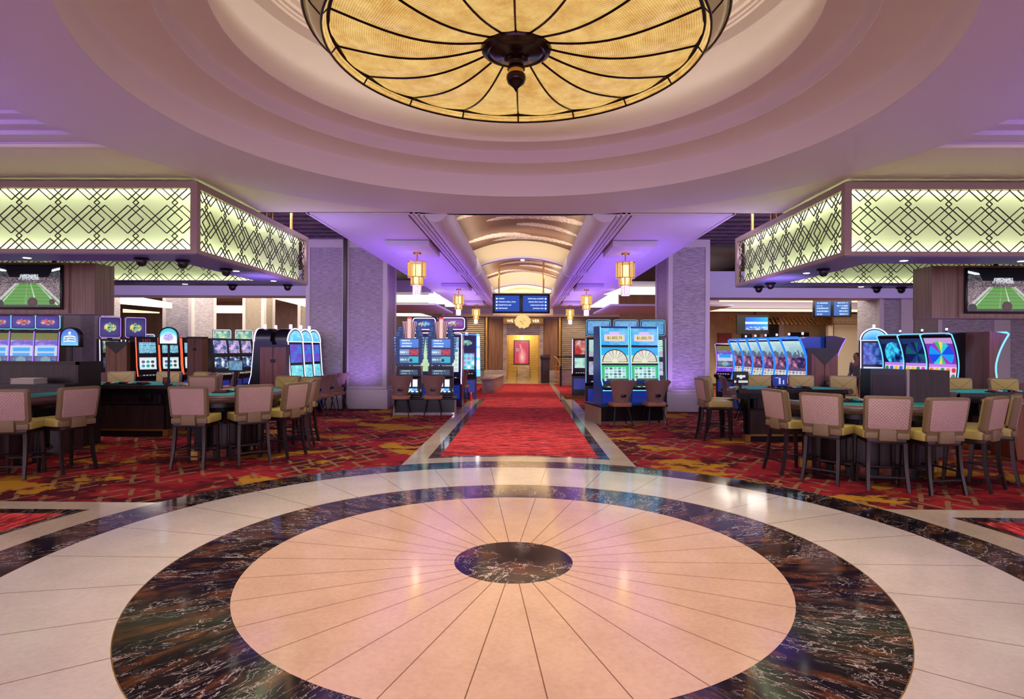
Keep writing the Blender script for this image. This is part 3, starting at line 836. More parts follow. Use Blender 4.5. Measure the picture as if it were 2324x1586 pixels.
# ------------------------------------------------------------------ far lobby facade
fa = sgroup('wall_lobby_facade')
for s in (-1, 1):
    a, b_ = sorted((s * 1.78, s * 4.4))
    mm = M().box(a, b_, 28.1, 28.3, 0, 3.41)
    for k in range(26):
        mm.box(a, b_, 28.02, 28.12, .62 + k * .09, .685 + k * .09)
    mm.build('slatted_wall', 'wallcover_brown', fa, smooth=False)
    M().box(*sorted((s * .76, s * 1.84)), 28.16, 28.3, 0, 3.41).build('wall_backing', 'stone', fa, smooth=False)
    M().box(*sorted((s * .92, s * 1.60)), 28.02, 28.2, .58, 2.92).build('wood_panel', 'wood_panel', fa, smooth=False)
    M().box(*sorted((s * .76, s * 1.78)), 27.9, 28.2, 0, .56).build('stone_wainscot', 'stone', fa, bevel=.01)
    M().box(*sorted((s * .75, s * .92)), 27.95, 28.25, .5, 2.95).build('door_jamb', 'stone', fa, smooth=False)
    M().tube([(s * 1.68, 28.0, .5), (s * 1.68, 28.0, 2.98)], .07, 14).build('brass_column', 'brass', fa)
mat('gold_wall', rgb(196, 164, 72), .35, .35)
for s in (-1, 1):
    M().box(*sorted((s * .80, s * 1.0)), 28.2, 33.0, 0, 3.0).build('alcove_wall', 'gold_wall', fa, smooth=False)
mm = M().box(-1.0, 1.0, 33.0, 33.2, 0, 3.0)
for k in range(22):
    mm.box(-.8, .8, 32.96, 33.0, .3 + k * .12, .40 + k * .12)
mm.build('alcove_back', 'gold_wall', fa, smooth=False)
M().box(-1.0, 1.0, 28.2, 33.2, 2.6, 2.7).build('alcove_ceiling', 'cream_paint', fa, smooth=False)
mm = M().box(-.92, .92, 28.0, 28.25, 2.17, 3.05)
for k in range(5): mm.box(-.76, .76, 27.95, 28.0, 2.22 + k * .08, 2.27 + k * .08)
mm.build('alcove_lintel', 'stone', fa, smooth=False)
M().box(-4.4, 4.4, 27.8, 28.2, 3.0, 3.14).build('cornice', 'cream_paint', fa, bevel=.02)
M().box(-4.4, 4.4, 28.0, 28.2, 3.1, 3.45).build('frieze', 'ceiling_paint', fa, smooth=False)
M().box(-.30, .34, 32.4, 32.9, 0, .62).build('pedestal', 'stone', fa, bevel=.01)
lw = struct('wall_low_plinth', M().prism([(-1.40, 21.1), (-1.02, 21.1), (-.76, 24.3), (-1.40, 24.3)], 'z', 0, .46), 'stone', bevel=.01)
M().prism([(-1.44, 21.04), (-1.0, 21.04), (-.72, 24.3), (-1.44, 24.3)], 'z', .46, .51).build('plinth_cap', 'stone', lw, bevel=.01)
# ================================================================== LAMPS
def dome_lamp():
    t = thing('dome_lamp', 'huge round amber glass ceiling lamp with dark ribs in the stepped dome', 'chandelier', (0, CY, 0))
    def dz(r):
        q_ = (r - .24) / (1.338 - .24)
        return 3.832 + .023 * q_ - .095 * math.sin(PI * q_) * (1 - .25 * q_)
    n = 16
    for k in range(n):
        a0 = PI / 2 + 2 * PI * k / n; a1 = a0 + 2 * PI / n
        def surf(u, v):
            a = a0 + (a1 - a0) * u; r = .24 + (1.338 - .24) * v
            return (r * math.cos(a), r * math.sin(a), dz(r) - .02 * math.sin(PI * u) * min(1, r))
        M().grid(surf, 8, 14).build('glass_panel', 'amber_glass', t)
        M().tube([(r * math.cos(a0), r * math.sin(a0), dz(r) - .006) for r in [.24 + 1.10 * i / 12 for i in range(13)]], .0085, 6).build('rib', 'dark_bronze', t)
        M().grid(lambda u, v: ((1.35 + .04 * v) * math.cos(a0 + (a1 - a0) * u), (1.35 + .04 * v) * math.sin(a0 + (a1 - a0) * u), 3.848 - .058 * v), 6, 1).build('lip_panel', 'amber_glass', t)
        M().tube([(1.345 * math.cos(a0), 1.345 * math.sin(a0), 3.85), (1.39 * math.cos(a0), 1.39 * math.sin(a0), 3.79), (1.45 * math.cos(a0), 1.45 * math.sin(a0), 3.852), (1.512 * math.cos(a0), 1.512 * math.sin(a0), 3.935)], .008, 6).build('drum_rib', 'dark_bronze', t)
    M().lathe([(1.322, 3.862), (1.33, 3.838), (1.352, 3.834), (1.360, 3.85), (1.35, 3.866), (1.322, 3.862)], 96).build('rim_ring', 'dark_bronze', t)
    M().lathe([(1.388, 3.79), (1.45, 3.852), (1.51, 3.935), (1.51, 4.12)], 96).build('drum_side', 'drum_glass', t)
    for r, z, w in ((1.388, 3.79, .009), (1.512, 3.935, .012)):
        M().lathe([(r + w * math.cos(2 * PI * i / 8), z + w * math.sin(2 * PI * i / 8)) for i in range(9)], 96).build('drum_ring', 'dark_bronze', t)
    M().lathe([(.0, 3.86), (.262, 3.85), (.268, 3.835), (.255, 3.80), (.22, 3.782), (.20, 3.79), (.17, 3.775), (.11, 3.77), (.085, 3.755), (.09, 3.74), (.062, 3.73), (.056, 3.70), (.066, 3.685), (.066, 3.67), (0, 3.66)], 48).build('hub', 'dark_bronze', t)
    f = M().lathe([(.0, 3.67), (.05, 3.665), (.055, 3.64), (.070, 3.63), (.074, 3.605), (.062, 3.57), (.036, 3.55), (.02, 3.535), (0.0, 3.50)], 32).build('finial', 'dark_bronze', t)
    M().lathe([(.056, 3.70), (.058, 3.66), (.058, 3.64)], 24).build('brass_collar', 'brass', t)
    M().tube([(0, 0, 3.85), (0, 0, 4.63)], .03, 10).build('stem', 'dark_bronze', t)
    return t
dome_lamp()

def lantern(label):
    t = thing('pendant_lantern', label, 'pendant lamp', (0, 0, 0), 0, 'tiered glass lanterns along the corridor ceiling')
    M().lathe([(0, 3.32), (.075, 3.32), (.075, 3.30), (.06, 3.285), (0, 3.28)], 20).build('canopy_plate', 'brass', t)
    M().tube([(0, 0, 3.29), (0, 0, 3.16)], .012, 8).build('stem', 'brass', t)
    for r, z0, z1, n, nm in ((.155, 2.87, 3.15, 8, 'upper'), (.105, 2.73, 2.875, 6, 'lower')):
        mm = M()
        for k in range(n):
            a0, a1 = 2 * PI * k / n, 2 * PI * (k + 1) / n
            mm.grid(lambda u, v: ((r + .016 * math.sin(PI * u)) * math.cos(a0 + (a1 - a0) * (.06 + .88 * u)), (r + .016 * math.sin(PI * u)) * math.sin(a0 + (a1 - a0) * (.06 + .88 * u)), z0 + (z1 - z0) * v), 5, 1)
        sh = mm.build(nm + '_shade', 'lamp_glass', t)
        mm = M()
        for k in range(n):
            a = 2 * PI * k / n
            mm.tube([(r * math.cos(a), r * math.sin(a), z0 - .01), (r * math.cos(a), r * math.sin(a), z1 + .005)], .010, 6)
        mm.lathe([(r * .9, z1), (r + .02, z1), (r + .02, z1 - .012), (r * .9, z1 - .012), (r * .9, z1)], 24)
        mm.lathe([(r * .9, z0 + .006), (r + .02, z0 + .006), (r + .02, z0 - .006), (r * .9, z0 - .006), (r * .9, z0 + .006)], 24)
        mm.build('shade_frame', 'brass', sh)
    mm = M()
    for k in range(14):
        a = 2 * PI * k / 14
        mm.tube([(.07 * math.cos(a), .07 * math.sin(a), 2.73), (.07 * math.cos(a), .07 * math.sin(a), 2.55)], .012, 6)
    mm.build('crystal_rods', 'crystal', t)
    M().tube([(0, 0, 2.76), (0, 0, 2.90), (0, 0, 3.10)], [.05, .07, .07], 10).build('glowing_core', 'lamp_core', t)
    return t
L0 = lantern('nearest tiered glass lantern left of the barrel vault')
L0.location = (-1.9, 11.1, 0)
for x, y, l in ((1.9, 11.1, 'nearest tiered glass lantern right of the barrel vault'), (-1.9, 18.1, 'middle tiered glass lantern in the row left of the vault'),
                (1.9, 18.1, 'middle tiered glass lantern in the row right of the vault'), (-1.9, 24.6, 'farthest small lantern left of the blue directory screens'), (1.9, 24.6, 'farthest small lantern right of the blue directory screens')):
    dup(L0, (x, y, 0), .3 if x > 0 else 0, l)
for s in (-1, 1):
    for y in (11.1, 18.1, 24.6):
        point('lantern_bulb', (s * 1.9, y, 2.66), 6, WARM, .06)

t = thing('globe_chandelier', 'round cluster of glowing amber globes hanging before the lobby sign', 'chandelier', (-.02, 26.4, 2.72))
mm = M()
for i in range(40):
    z = 1 - 2 * (i + .5) / 40; a = i * 2.39996; r = math.sqrt(1 - z * z)
    c = Vector((r * math.cos(a) * .29, r * math.sin(a) * .29, z * .24))
    mm.lathe([(.075 * math.sin(PI * j / 6), -.075 * math.cos(PI * j / 6)) for j in range(7)], 10, c)
mm.build('glass_globes', 'globe_glass', t)
M().lathe([(.12 * math.sin(PI * j / 8), -.12 * math.cos(PI * j / 8)) for j in range(9)], 14).build('core', 'brass', t)
M().tube([(0, 0, .2), (0, 0, .5)], .015, 8).build('stem', 'brass', t)

# ================================================================== PIT CANOPIES
def lattice(W, H):
    """diamond lattice of thin bars in the XZ plane, x 0..W, z -H/2..H/2"""
    P = .43; k = P / 720.0; kz = H / 1240.0; mm = M()
    segs = []
    def S(a, b_): segs.append((a, b_))
    for sx in (-1, 1):
        S((145 * sx, -285), (-140 * sx, 0)); S((-140 * sx, 0), (145 * sx, 285))
        S((0, -285), (570 * sx, 285)); S((145 * sx, -285), (715 * sx, 285))
        for sy in (-1, 1):
            S((0, 340 * sy - 55), (55 * sx, 340 * sy)); S((55 * sx, 340 * sy), (0, 340 * sy + 55))
            S((0, 395 * sy), (225 * sx, 620 * sy)); S((145 * sx, 395 * sy), (370 * sx, 620 * sy)); S((145 * sx, 395 * sy), (-80 * sx, 620 * sy))
    n = int(W / P) + 3
    for u in range(-1, n):
        for (ax, az), (bx, bz) in segs:
            x0, z0, x1, z1 = (u + .45) * P + ax * k, -az * kz, (u + .45) * P + bx * k, -bz * kz
            if x0 > x1: x0, z0, x1, z1 = x1, z1, x0, z0
            if x1 <= 0 or x0 >= W: continue
            if x0 < 0: z0 += (z1 - z0) * (-x0) / (x1 - x0); x0 = 0
            if x1 > W: z1 = z0 + (z1 - z0) * (W - x0) / (x1 - x0); x1 = W
            if x1 - x0 < .004: continue
            mm.bar((x0, 0, z0), (x1, 0, z1), .0085, .010, (0, 1, 0))
    return mm
def canopy(s, label):
    t = thing('pit_canopy', label, 'canopy', (0, 0, 0))
    xc, xo = 3.50, 13.0; y0, y1 = 6.56, 9.92; zb, zt = 2.60, 3.385; th = .52
    # underside beam ring
    M().box(*sorted((s * xc, s * xo)), y0, y0 + th, zb - .012, zb + .03).box(*sorted((s * xc, s * xo)), y1 - .4, y1, zb - .012, zb + .03).box(*sorted((s * xc, s * (xc + th))), y0 + th, y1 - .4, zb - .012, zb + .03).build('soffit', 'canopy_soffit', t, smooth=False)
    # trim rails and corner posts
    mm = M()
    for z0, z1 in ((zb, zb + .045), (zt - .075, zt)):
        mm.box(*sorted((s * xc, s * xo)), y0 - .012, y0 + .06, z0, z1).box(*sorted((s * xc, s * xo)), y1 - .06, y1 + .012, z0, z1).box(*sorted((s * (xc - .012), s * (xc + .06))), y0, y1, z0, z1)
    mm.build('trim_rails', 'canopy_frame', t, smooth=False)
    for q0, q1 in ((y0 - .014, y0 + .06), (y1 - .06, y1 + .014)):
        M().box(*sorted((s * (xc - .014), s * (xc + .06))), q0, q1, zb, zt).build('upright_strip', 'canopy_frame', t, smooth=False)
    M().box(*sorted((s * (xc + .1), s * xo)), y0 + .1, y1 - .1, zt - .02, zt + .01).build('top_board', 'canopy_frame', t, smooth=False)
    H = zt - .075 - zb - .045; zm = (zt - .075 + zb + .045) / 2
    W = xo - xc - .07
    # translucent boards set behind the lattice, lit by strips above and below
    M().box(*sorted((s * (xc + .1), s * xo)), y0 + .09, y0 + .10, zb, zt).box(*sorted((s * (xc + .1), s * (xc + .11))), y0 + .1, y1 - .1, zb, zt).box(*sorted((s * (xc + .1), s * xo)), y1 - .10, y1 - .09, zb, zt).build('light_board', 'canopy_panel', t, smooth=False)
    def place(W_, mtx, nm):
        mm = lattice(W_, H); mm.xf(mtx).build(nm, 'lattice_metal', t, smooth=False)
    T = Matrix.Translation
    place(W, (T((s * (xc + .06), y0 + .03, zm)) @ Matrix.Scale(s, 4, (1, 0, 0))), 'front_lattice')
    place(W, (T((s * (xc + .06), y1 - .14, zm)) @ Matrix.Scale(s, 4, (1, 0, 0))), 'rear_lattice')
    place(y1 - y0 - .14, (T((s * (xc + .03), y0 + .07, zm)) @ Matrix.Rotation(PI / 2, 4, 'Z')), 'side_lattice')
    for x, y in ((3.6, 8.55), (3.6, 8.75), (3.6, 9.5), (6.0, 9.7), (9, 9.7)):
        M().tube([(s * x, y, zt - .02), (s * x, y, 4.36)], .022, 8).build('hanger_rod', 'brass', t)
    # rear face inside is lit too
    M().box(*sorted((s * (xc + .6), s * xo)), y1 - .16, y1 - .10, zb - .012, zb + .02).build('rear_ledge', 'canopy_frame', t, smooth=False)
    for x, y in ((4.3, 6.85), (5.6, 6.85), (7.0, 6.85), (3.75, 8.0), (3.75, 9.2), (5.4, 9.72), (7.2, 9.72)):
        M().lathe([(0, zb - .016), (.035, zb - .016), (.042, zb - .012)], 14, (s * x, y, 0)).build('downlight', 'bulb', t)
    # light strips behind the boards, top and bottom, with a white reflector behind them
    c = (1, .98, .84)
    M().box(*sorted((s * (xc + .34), s * xo)), y0 + .34, y0 + .35, zb, zt).box(*sorted((s * (xc + .34), s * (xc + .35))), y0 + .35, y1 - .35, zb, zt).box(*sorted((s * (xc + .34), s * xo)), y1 + .16, y1 + .17, zb, zt).build('reflector', 'white_paint', t, smooth=False)
    for z, k in ((zt - .05, 45), (zb + .05, 135)):
        area('canopy_strip', (s * (xc + xo) / 2, y0 + .15, z), (R(-k), 0, 0), xo - xc - .2, .04, 58, c)
        area('canopy_strip', (s * (xc + .15), (y0 + y1) / 2, z), (0, s * R(k), 0), .04, y1 - y0 - .2, 20, c)
        area('canopy_strip', (s * (xc + xo) / 2, y1 - .045, z), (R(-k), 0, 0), xo - xc - .9, .04, 52, c)
    return t
canopy(-1, 'lit lattice canopy hanging over the left gaming pit')
canopy(1, 'lit lattice canopy hanging over the right gaming pit')
def camdome():
    t = thing('security_camera', 'x', 'security camera', (0, 0, 0), 0, 'black dome cameras under the canopies')
    M().lathe([(0, 0), (.075, 0), (.08, -.02), (.06, -.03), (0, -.03)], 20).build('mount', 'black_plastic', t)
    M().lathe([(.055, -.03), (.055, -.045), (.048, -.07), (.03, -.09), (0, -.098)], 20).build('dome_cover', 'black_plastic', t)
    return t
cd = None
for x, y, l in ((-4.27, 6.83, 'dome camera under the front beam of the left canopy, left of the corner one'), (-3.89, 6.99, 'dome camera nearest the front corner of the left canopy'), (-3.76, 7.75, 'dome camera halfway along the side beam of the left canopy'),
                (-3.75, 9.75, 'dome camera at the back end of the left canopy side'), (-6.95, 9.74, 'dome camera beside the left television cabinet'), (-4.65, 9.76, 'small dome camera under the rear beam of the left canopy'),
                (3.80, 9.75, 'dome camera at the back end of the right canopy side'), (3.76, 9.19, 'dome camera beside the back end one under the right canopy'), (3.76, 7.57, 'dome camera along the side beam of the right canopy near its front'),
                (5.67, 9.76, 'small dome camera under the rear beam of the right canopy'), (6.07, 9.78, 'dome camera under the right canopy rear beam beside the television cabinet')):
    if cd is None: cd = camdome(); o = cd; o.location = (x, y, 2.588); o['label'] = l
    else: dup(cd, (x, y, 2.588), 0, l)

# ================================================================== TELEVISION CABINETS AND DIRECTORY SCREENS
def tv_cabinet(s, x_in, label, tlabel):
    t = thing('wall_cabinet', label, 'cabinet', (0, 0, 0))
    M().box(*sorted((s * x_in, s * 11)), 8.22, 8.62, 2.02, 2.72).build('panelled_box', 'wood_grey', t, smooth=False)
    M().box(*sorted((s * (x_in + .34), s * 11)), 8.19, 8.22, 2.66, 2.72).build('top_trim', 'wood_grey', t, smooth=False)
    M().box(*sorted((s * (x_in + .34), s * 11)), 8.195, 8.22, 2.03, 2.66).build('front_board', 'wood_grey', t, smooth=False)
    for x in (6.5, 8.5): M().tube([(s * x, 8.4, 2.7), (s * x, 8.4, 3.38)], .03, 8).build('hanger', 'black_metal', t)
    cx = s * (x_in + .42 + .45)
    v = thing('television', tlabel, 'television', (cx, 8.155, 2.385))
    M().box(-.47, .47, 0, .035, -.305, .30).build('casing', 'black_plastic', v, bevel=.006)
    picture('screen', lambda u, w: (-.445 + .89 * u, -.004, -.275 + .56 * w), 132, 84, pic_stadium, v, 1.0)
tv_cabinet(-1, 5.80, 'brown panelled television cabinet hung under the left canopy', 'wall television showing a football stadium at far left')
tv_cabinet(1, 5.52, 'brown panelled television cabinet hung under the right canopy', 'wall television showing a football stadium at far right')

t = thing('directory_sign', 'twin blue directory screens hung from brass poles in the corridor vault', 'sign', (-.03, 17, 2.82))
M().box(-.80, .80, -.03, .06, -.27, .27).build('casing', 'black_metal', t, bevel=.008)
M().box(-.84, .84, 0, .05, .27, .30).build('top_trim', 'stone_trim', t, bevel=.005)
for sx, al, rows in ((-1, 'LEFT', ('CASINO', 'THE BAR & GRILL, POOL', 'RECEPTION & SPA', 'RESTROOMS')), (1, 'RIGHT', ('FOOD HALL & BUFFET', 'GRAND PRIX COURT', 'HARD ROCK CAFE', 'COUNCIL OAK'))):
    sc = M().box(min(sx * .05, sx * .73), max(sx * .05, sx * .73), -.034, -.03, -.22, .22).build('screen', 'sign_blue' if 'sign_blue' in MATS else emis('sign_blue', rgb(20, 70, 170), 1.0, False), t, smooth=False)
    for i, r in enumerate(rows):
        z = .135 - i * .09
        M().box(*sorted((sx * .66, sx * .70)), -.038, -.034, z - .02, z + .02).build('arrow_icon', 'sign_white', sc, smooth=False)
        text('lettering', r, .048, 'sign_white', sc, (sx * .63, -.037, z), align=al, sx=.92)
for x in (-.62, .62):
    M().tube([(x, .02, .28), (x, .02, 1.30 - .27 * (x / 1.3) ** 2)], .025, 10).build('hanging_pole', 'brass', t)

t = thing('directory_monitor', 'twin blue listing screens hung high at the right rear hall', 'sign', (10.1, 20, 2.92), R(-12))
M().box(-.58, .58, 0, .08, -.28, .28).build('casing', 'black_metal', t, bevel=.008)
for sx in (-1, 1):
    picture('screen', lambda u, v: (sx * .28 - .23 + .46 * u, -.004, -.23 + .46 * v), 44, 24, pic_text((.22, .42, .72), (.75, .88, 1), 5, 3 + sx, sx > 0), t)
M().tube([(0, .04, .28), (0, .04, .72)], .03, 8).build('hanging_pole', 'black_metal', t)
t = thing('television', 'wall screen glowing blue above the right rear slot row', 'television', (9.5, 25, 2.62))
M().box(-.75, .55, .02, .1, -.42, .36).build('casing', 'black_plastic', t, smooth=False)
M().tube([(0, .06, .36), (0, .06, .60)], .04, 8).build('hanging_pole', 'black_metal', t)
picture('screen', lambda u, v: (-.42 + .92 * u, -.002, -.26 + .52 * v), 30, 18, lambda u, v: (.9, .95, 1) if abs(v - .55) < .1 else (lerp((.1, .4, .95), (.05, .75, .95), u) if v > .25 else pic_noise((.1, .3, .8), (.9, .95, 1), 4, 18, 12)(u, v)), t)

# lobby sign, poster, lectern, rail
t = thing('lobby_sign', 'gold fascia sign with white letters over the far alcove', 'sign', (0, 27.86, 2.80))
M().box(-.92, .92, 0, .12, -.15, .15).build('board', 'gold_wall', t, bevel=.01)
text('lettering', 'WE', .19, 'letter_white', t, (-.60, -.012, 0))
text('lettering', 'VER', .19, 'letter_white', t, (.58, -.012, 0))
t = thing('poster', 'backlit red poster in a dark frame on the alcove wall', 'poster', (-.09, 32.93, 1.33))
M().box(-.43, .43, 0, .03, -.66, .66).build('frame', 'bronze', t, smooth=False)
def pic_poster(u, v):
    d = math.hypot((u - .55) * 1.6, (v - .3) * 1.2)
    c = lerp((1, .85, .75), (.82, .16, .22), min(1, d * 1.8))
    if abs(u - (.5 + .12 * math.sin(v * 5))) < .05 and .3 < v < .85: c = (.95, .6, .55)
    if .1 < u < .32 and .55 < v < .68: c = (.9, .75, .75) if (u < .14 or u > .28 or v > .65 or v < .58) else (.6, .2, .25)
    return c
picture('print', lambda u, v: (-.38 + .76 * u, -.004, -.61 + 1.22 * v), 30, 44, pic_poster, t, .9)
M().box(-.06, .06, -.02, .0, .68, .86).build('picture_light', 'letter_white', t, bevel=.01)
t = thing('lectern', 'dark wooden host stand at right of the far alcove', 'lectern', (1.0, 27.4, 0))
M().box(-.19, .19, -.14, .16, 0, 1.08).build('body', 'wood_dark', t, bevel=.01)
M().prism([(-.18, 1.08), (.18, 1.08), (.18, 1.28), (-.18, 1.2)], 'x', -.22, .22).build('top', 'wood_dark', t, bevel=.008)
t = thing('stair_rail', 'ornate brass stair rail with dark handrail at right of the lobby', 'railing', (0, 0, 0))
M().tube([(1.32, 25.9, 1.22), (1.45, 25.6, 1.15), (1.52, 25.3, .95), (1.56, 25.0, .78)], .025, 8).build('sloping_handrail', 'brass', t)
M().tube([(1.42, 25.9, 1.20), (2.3, 25.9, 1.20)], .03, 8).build('handrail', 'bronze', t)
mm = M()
for i in range(4):
    y = 25.75 - i * .22; z = 1.1 - i * .12
    mm.tube([(1.38 + i * .05, y, 0), (1.38 + i * .05, y, z)], .012, 6)
    for j in range(4):
        mm.tube([(1.38 + i * .05 + .06 * math.sin(q_), y - .02, .18 + j * .2 + .07 * math.cos(q_)) for q_ in [2 * PI * h / 10 for h in range(10)]], .010, 5, True)
mm.build('scrollwork', 'brass', t)
M().box(1.52, 1.60, 24.93, 25.02, 0, .85).build('newel_post', 'bronze', t, smooth=False)
M().box(1.62, 2.4, 25.7, 25.86, 0, .62).build('stone_kerb', 'stone', t, smooth=False)
# ================================================================== GAMING STOOLS (front = local +Y)
def stool():
    t = thing('gaming_stool', 'x', 'chair', (0, 0, 0), 0, 'upholstered stools around the card tables')
    M().prism(rrect(-.235, .235, -.19, .27, .06), 'z', .585, .685).build('seat', 'seat_olive', t, bevel=.022, seg=3)
    M().box(-.20, .20, -.19, .22, .53, .585).build('apron', 'bronze', t, bevel=.006)
    for sx in (-1, 1):
        M().tube([(sx * .185, .195, .54), (sx * .19, .21, .28), (sx * .20, .225, 0)], [.030, .026, .022], 4, up=(0, 1, 0)).build('leg', 'bronze', t)
        M().tube([(sx * .185, -.175, .54), (sx * .188, -.18, .40), (sx * .194, -.20, .22), (sx * .205, -.25, 0)], [.030, .028, .026, .022], 4, up=(0, 1, 0)).build('leg', 'bronze', t)
        M().bar((sx * .19, .21, .25), (sx * .192, -.19, .25), .018, .018).build('side_stretcher', 'bronze', t, smooth=False)
    M().bar((-.19, .212, .20), (.19, .212, .20), .022, .022).build('footrest', 'bronze', t, smooth=False)
    M().bar((-.195, -.215, .16), (.195, -.215, .16), .018, .018).build('rear_stretcher', 'bronze', t, smooth=False)
    sh = Matrix.Identity(4); sh[1][2] = -.16; sh = Matrix.Translation((0, -.165 + .16 * .68, 0)) @ sh
    def back(w0, w1, z0, z1, r, y0, y1):
        p = [(x * (w0 + (w1 - w0) * (z - z0) / (z1 - z0)) / w1, z) for x, z in rrect(-w1, w1, z0, z1, r, 4)]
        return M().prism(p, 'y', y0, y1).xf(sh)
    back(.232, .245, .665, 1.075, .035, -.045, .03).build('backrest', 'frame_olive', t, bevel=.012)
    back(.200, .214, .70, 1.043, .022, -.054, -.04).build('quilted_panel', 'quilt', t, bevel=.005)
    back(.215, .226, .70, 1.055, .03, .02, .055).build('front_pad', 'pad_cross', t, bevel=.012)
    M().prism([(-.09, .565), (.09, .565), (.085, .70), (-.085, .70)], 'y', -.235, -.17).build('back_tab', 'frame_olive', t, bevel=.01)
    for sx in (-1, 1):
        M().box(*sorted((sx * .095, sx * .225)), -.215, -.17, .585, .66).build('seat_back_cover', 'frame_olive', t, bevel=.012)
    return t
ST = [None]
def place_stool(x, y, face, label, from_back=True):
    """(x, y) is the middle of the back legs; face is the facing angle in degrees"""
    f = R(face); d = .25 if from_back else 0
    loc = (x + d * math.cos(f), y + d * math.sin(f), 0); rz = f - PI / 2
    if ST[0] is None:
        ST[0] = stool(); ST[0].location = loc; ST[0].rotation_euler = (0, 0, rz); ST[0]['label'] = label; return ST[0]
    return dup(ST[0], loc, rz, label)
for a in ((-6.02, 7.04, 104, 'stool with its quilted back cut by the left edge of the photo'),
          (-5.52, 7.59, 160, 'quilted stool beside the leftmost one, turned toward the left edge'),
          (-4.27, 7.78, 94, 'quilted stool seen square from behind, left of the front left table'),
          (-3.57, 8.18, 130, 'quilted stool seen from behind at the middle of the front left table'),
          (-3.21, 8.76, 163, 'quilted stool turned side on at the right of the front left table'),
          (-3.24, 9.50, 192, 'stool behind the side-on one at the right end of the front left table'),
          (-4.10, 10.75, 256, 'olive stool facing us at the far side of the front left table'),
          (-3.55, 10.35, 232, 'olive stool partly hidden behind the side-on stool at the front left table'),
          (-8.05, 12.15, 300, 'leftmost olive stool facing us behind the rear left table'),
          (-7.12, 12.25, 274, 'middle olive stool facing us behind the rear left table'),
          (-6.35, 12.1, 240, 'olive stool facing us at the right of the rear left table'),
          (-5.72, 11.55, 205, 'olive stool with stitched pad at the right end of the rear left table'),
          (-5.55, 10.55, 100, 'stool turned away between the two left tables, only its mauve back showing'),
          (3.30, 7.95, 10, 'leftmost quilted stool at the front right table, turned side on'),
          (3.59, 7.29, 42, 'second quilted stool from the left at the front right table'),
          (4.16, 6.88, 76, 'quilted stool seen square from behind at the centre of the front right table'),
          (4.72, 6.72, 97, 'quilted stool nearest us at the front right table, its olive seat showing at left'),
          (5.43, 6.94, 124, 'quilted stool turned left in front of the orange wooden cabinet'),
          (5.95, 7.30, 142, 'last quilted stool of the front right table, half hidden at the right edge'),
          (3.16, 10.75, 4, 'stool seen from the side by the base of the right pillar'),
          (3.42, 11.45, -38, 'olive stool facing us behind the side-on one near the right pillar'),
          (4.75, 12.2, 262, 'olive stool behind the crest screen at the rear right table'),
          (5.62, 12.3, 256, 'olive stool behind the blue card screen at the rear right table'),
          (6.35, 12.1, 250, 'olive stool facing us below the dark end panel of the right slot row'),
          (8.15, 11.5, 262, 'olive stool facing us under the end machine with the curved neon edge'),
          (9.0, 11.5, 258, 'olive stool facing us at the far right edge behind the rightmost table')):
    place_stool(*a)

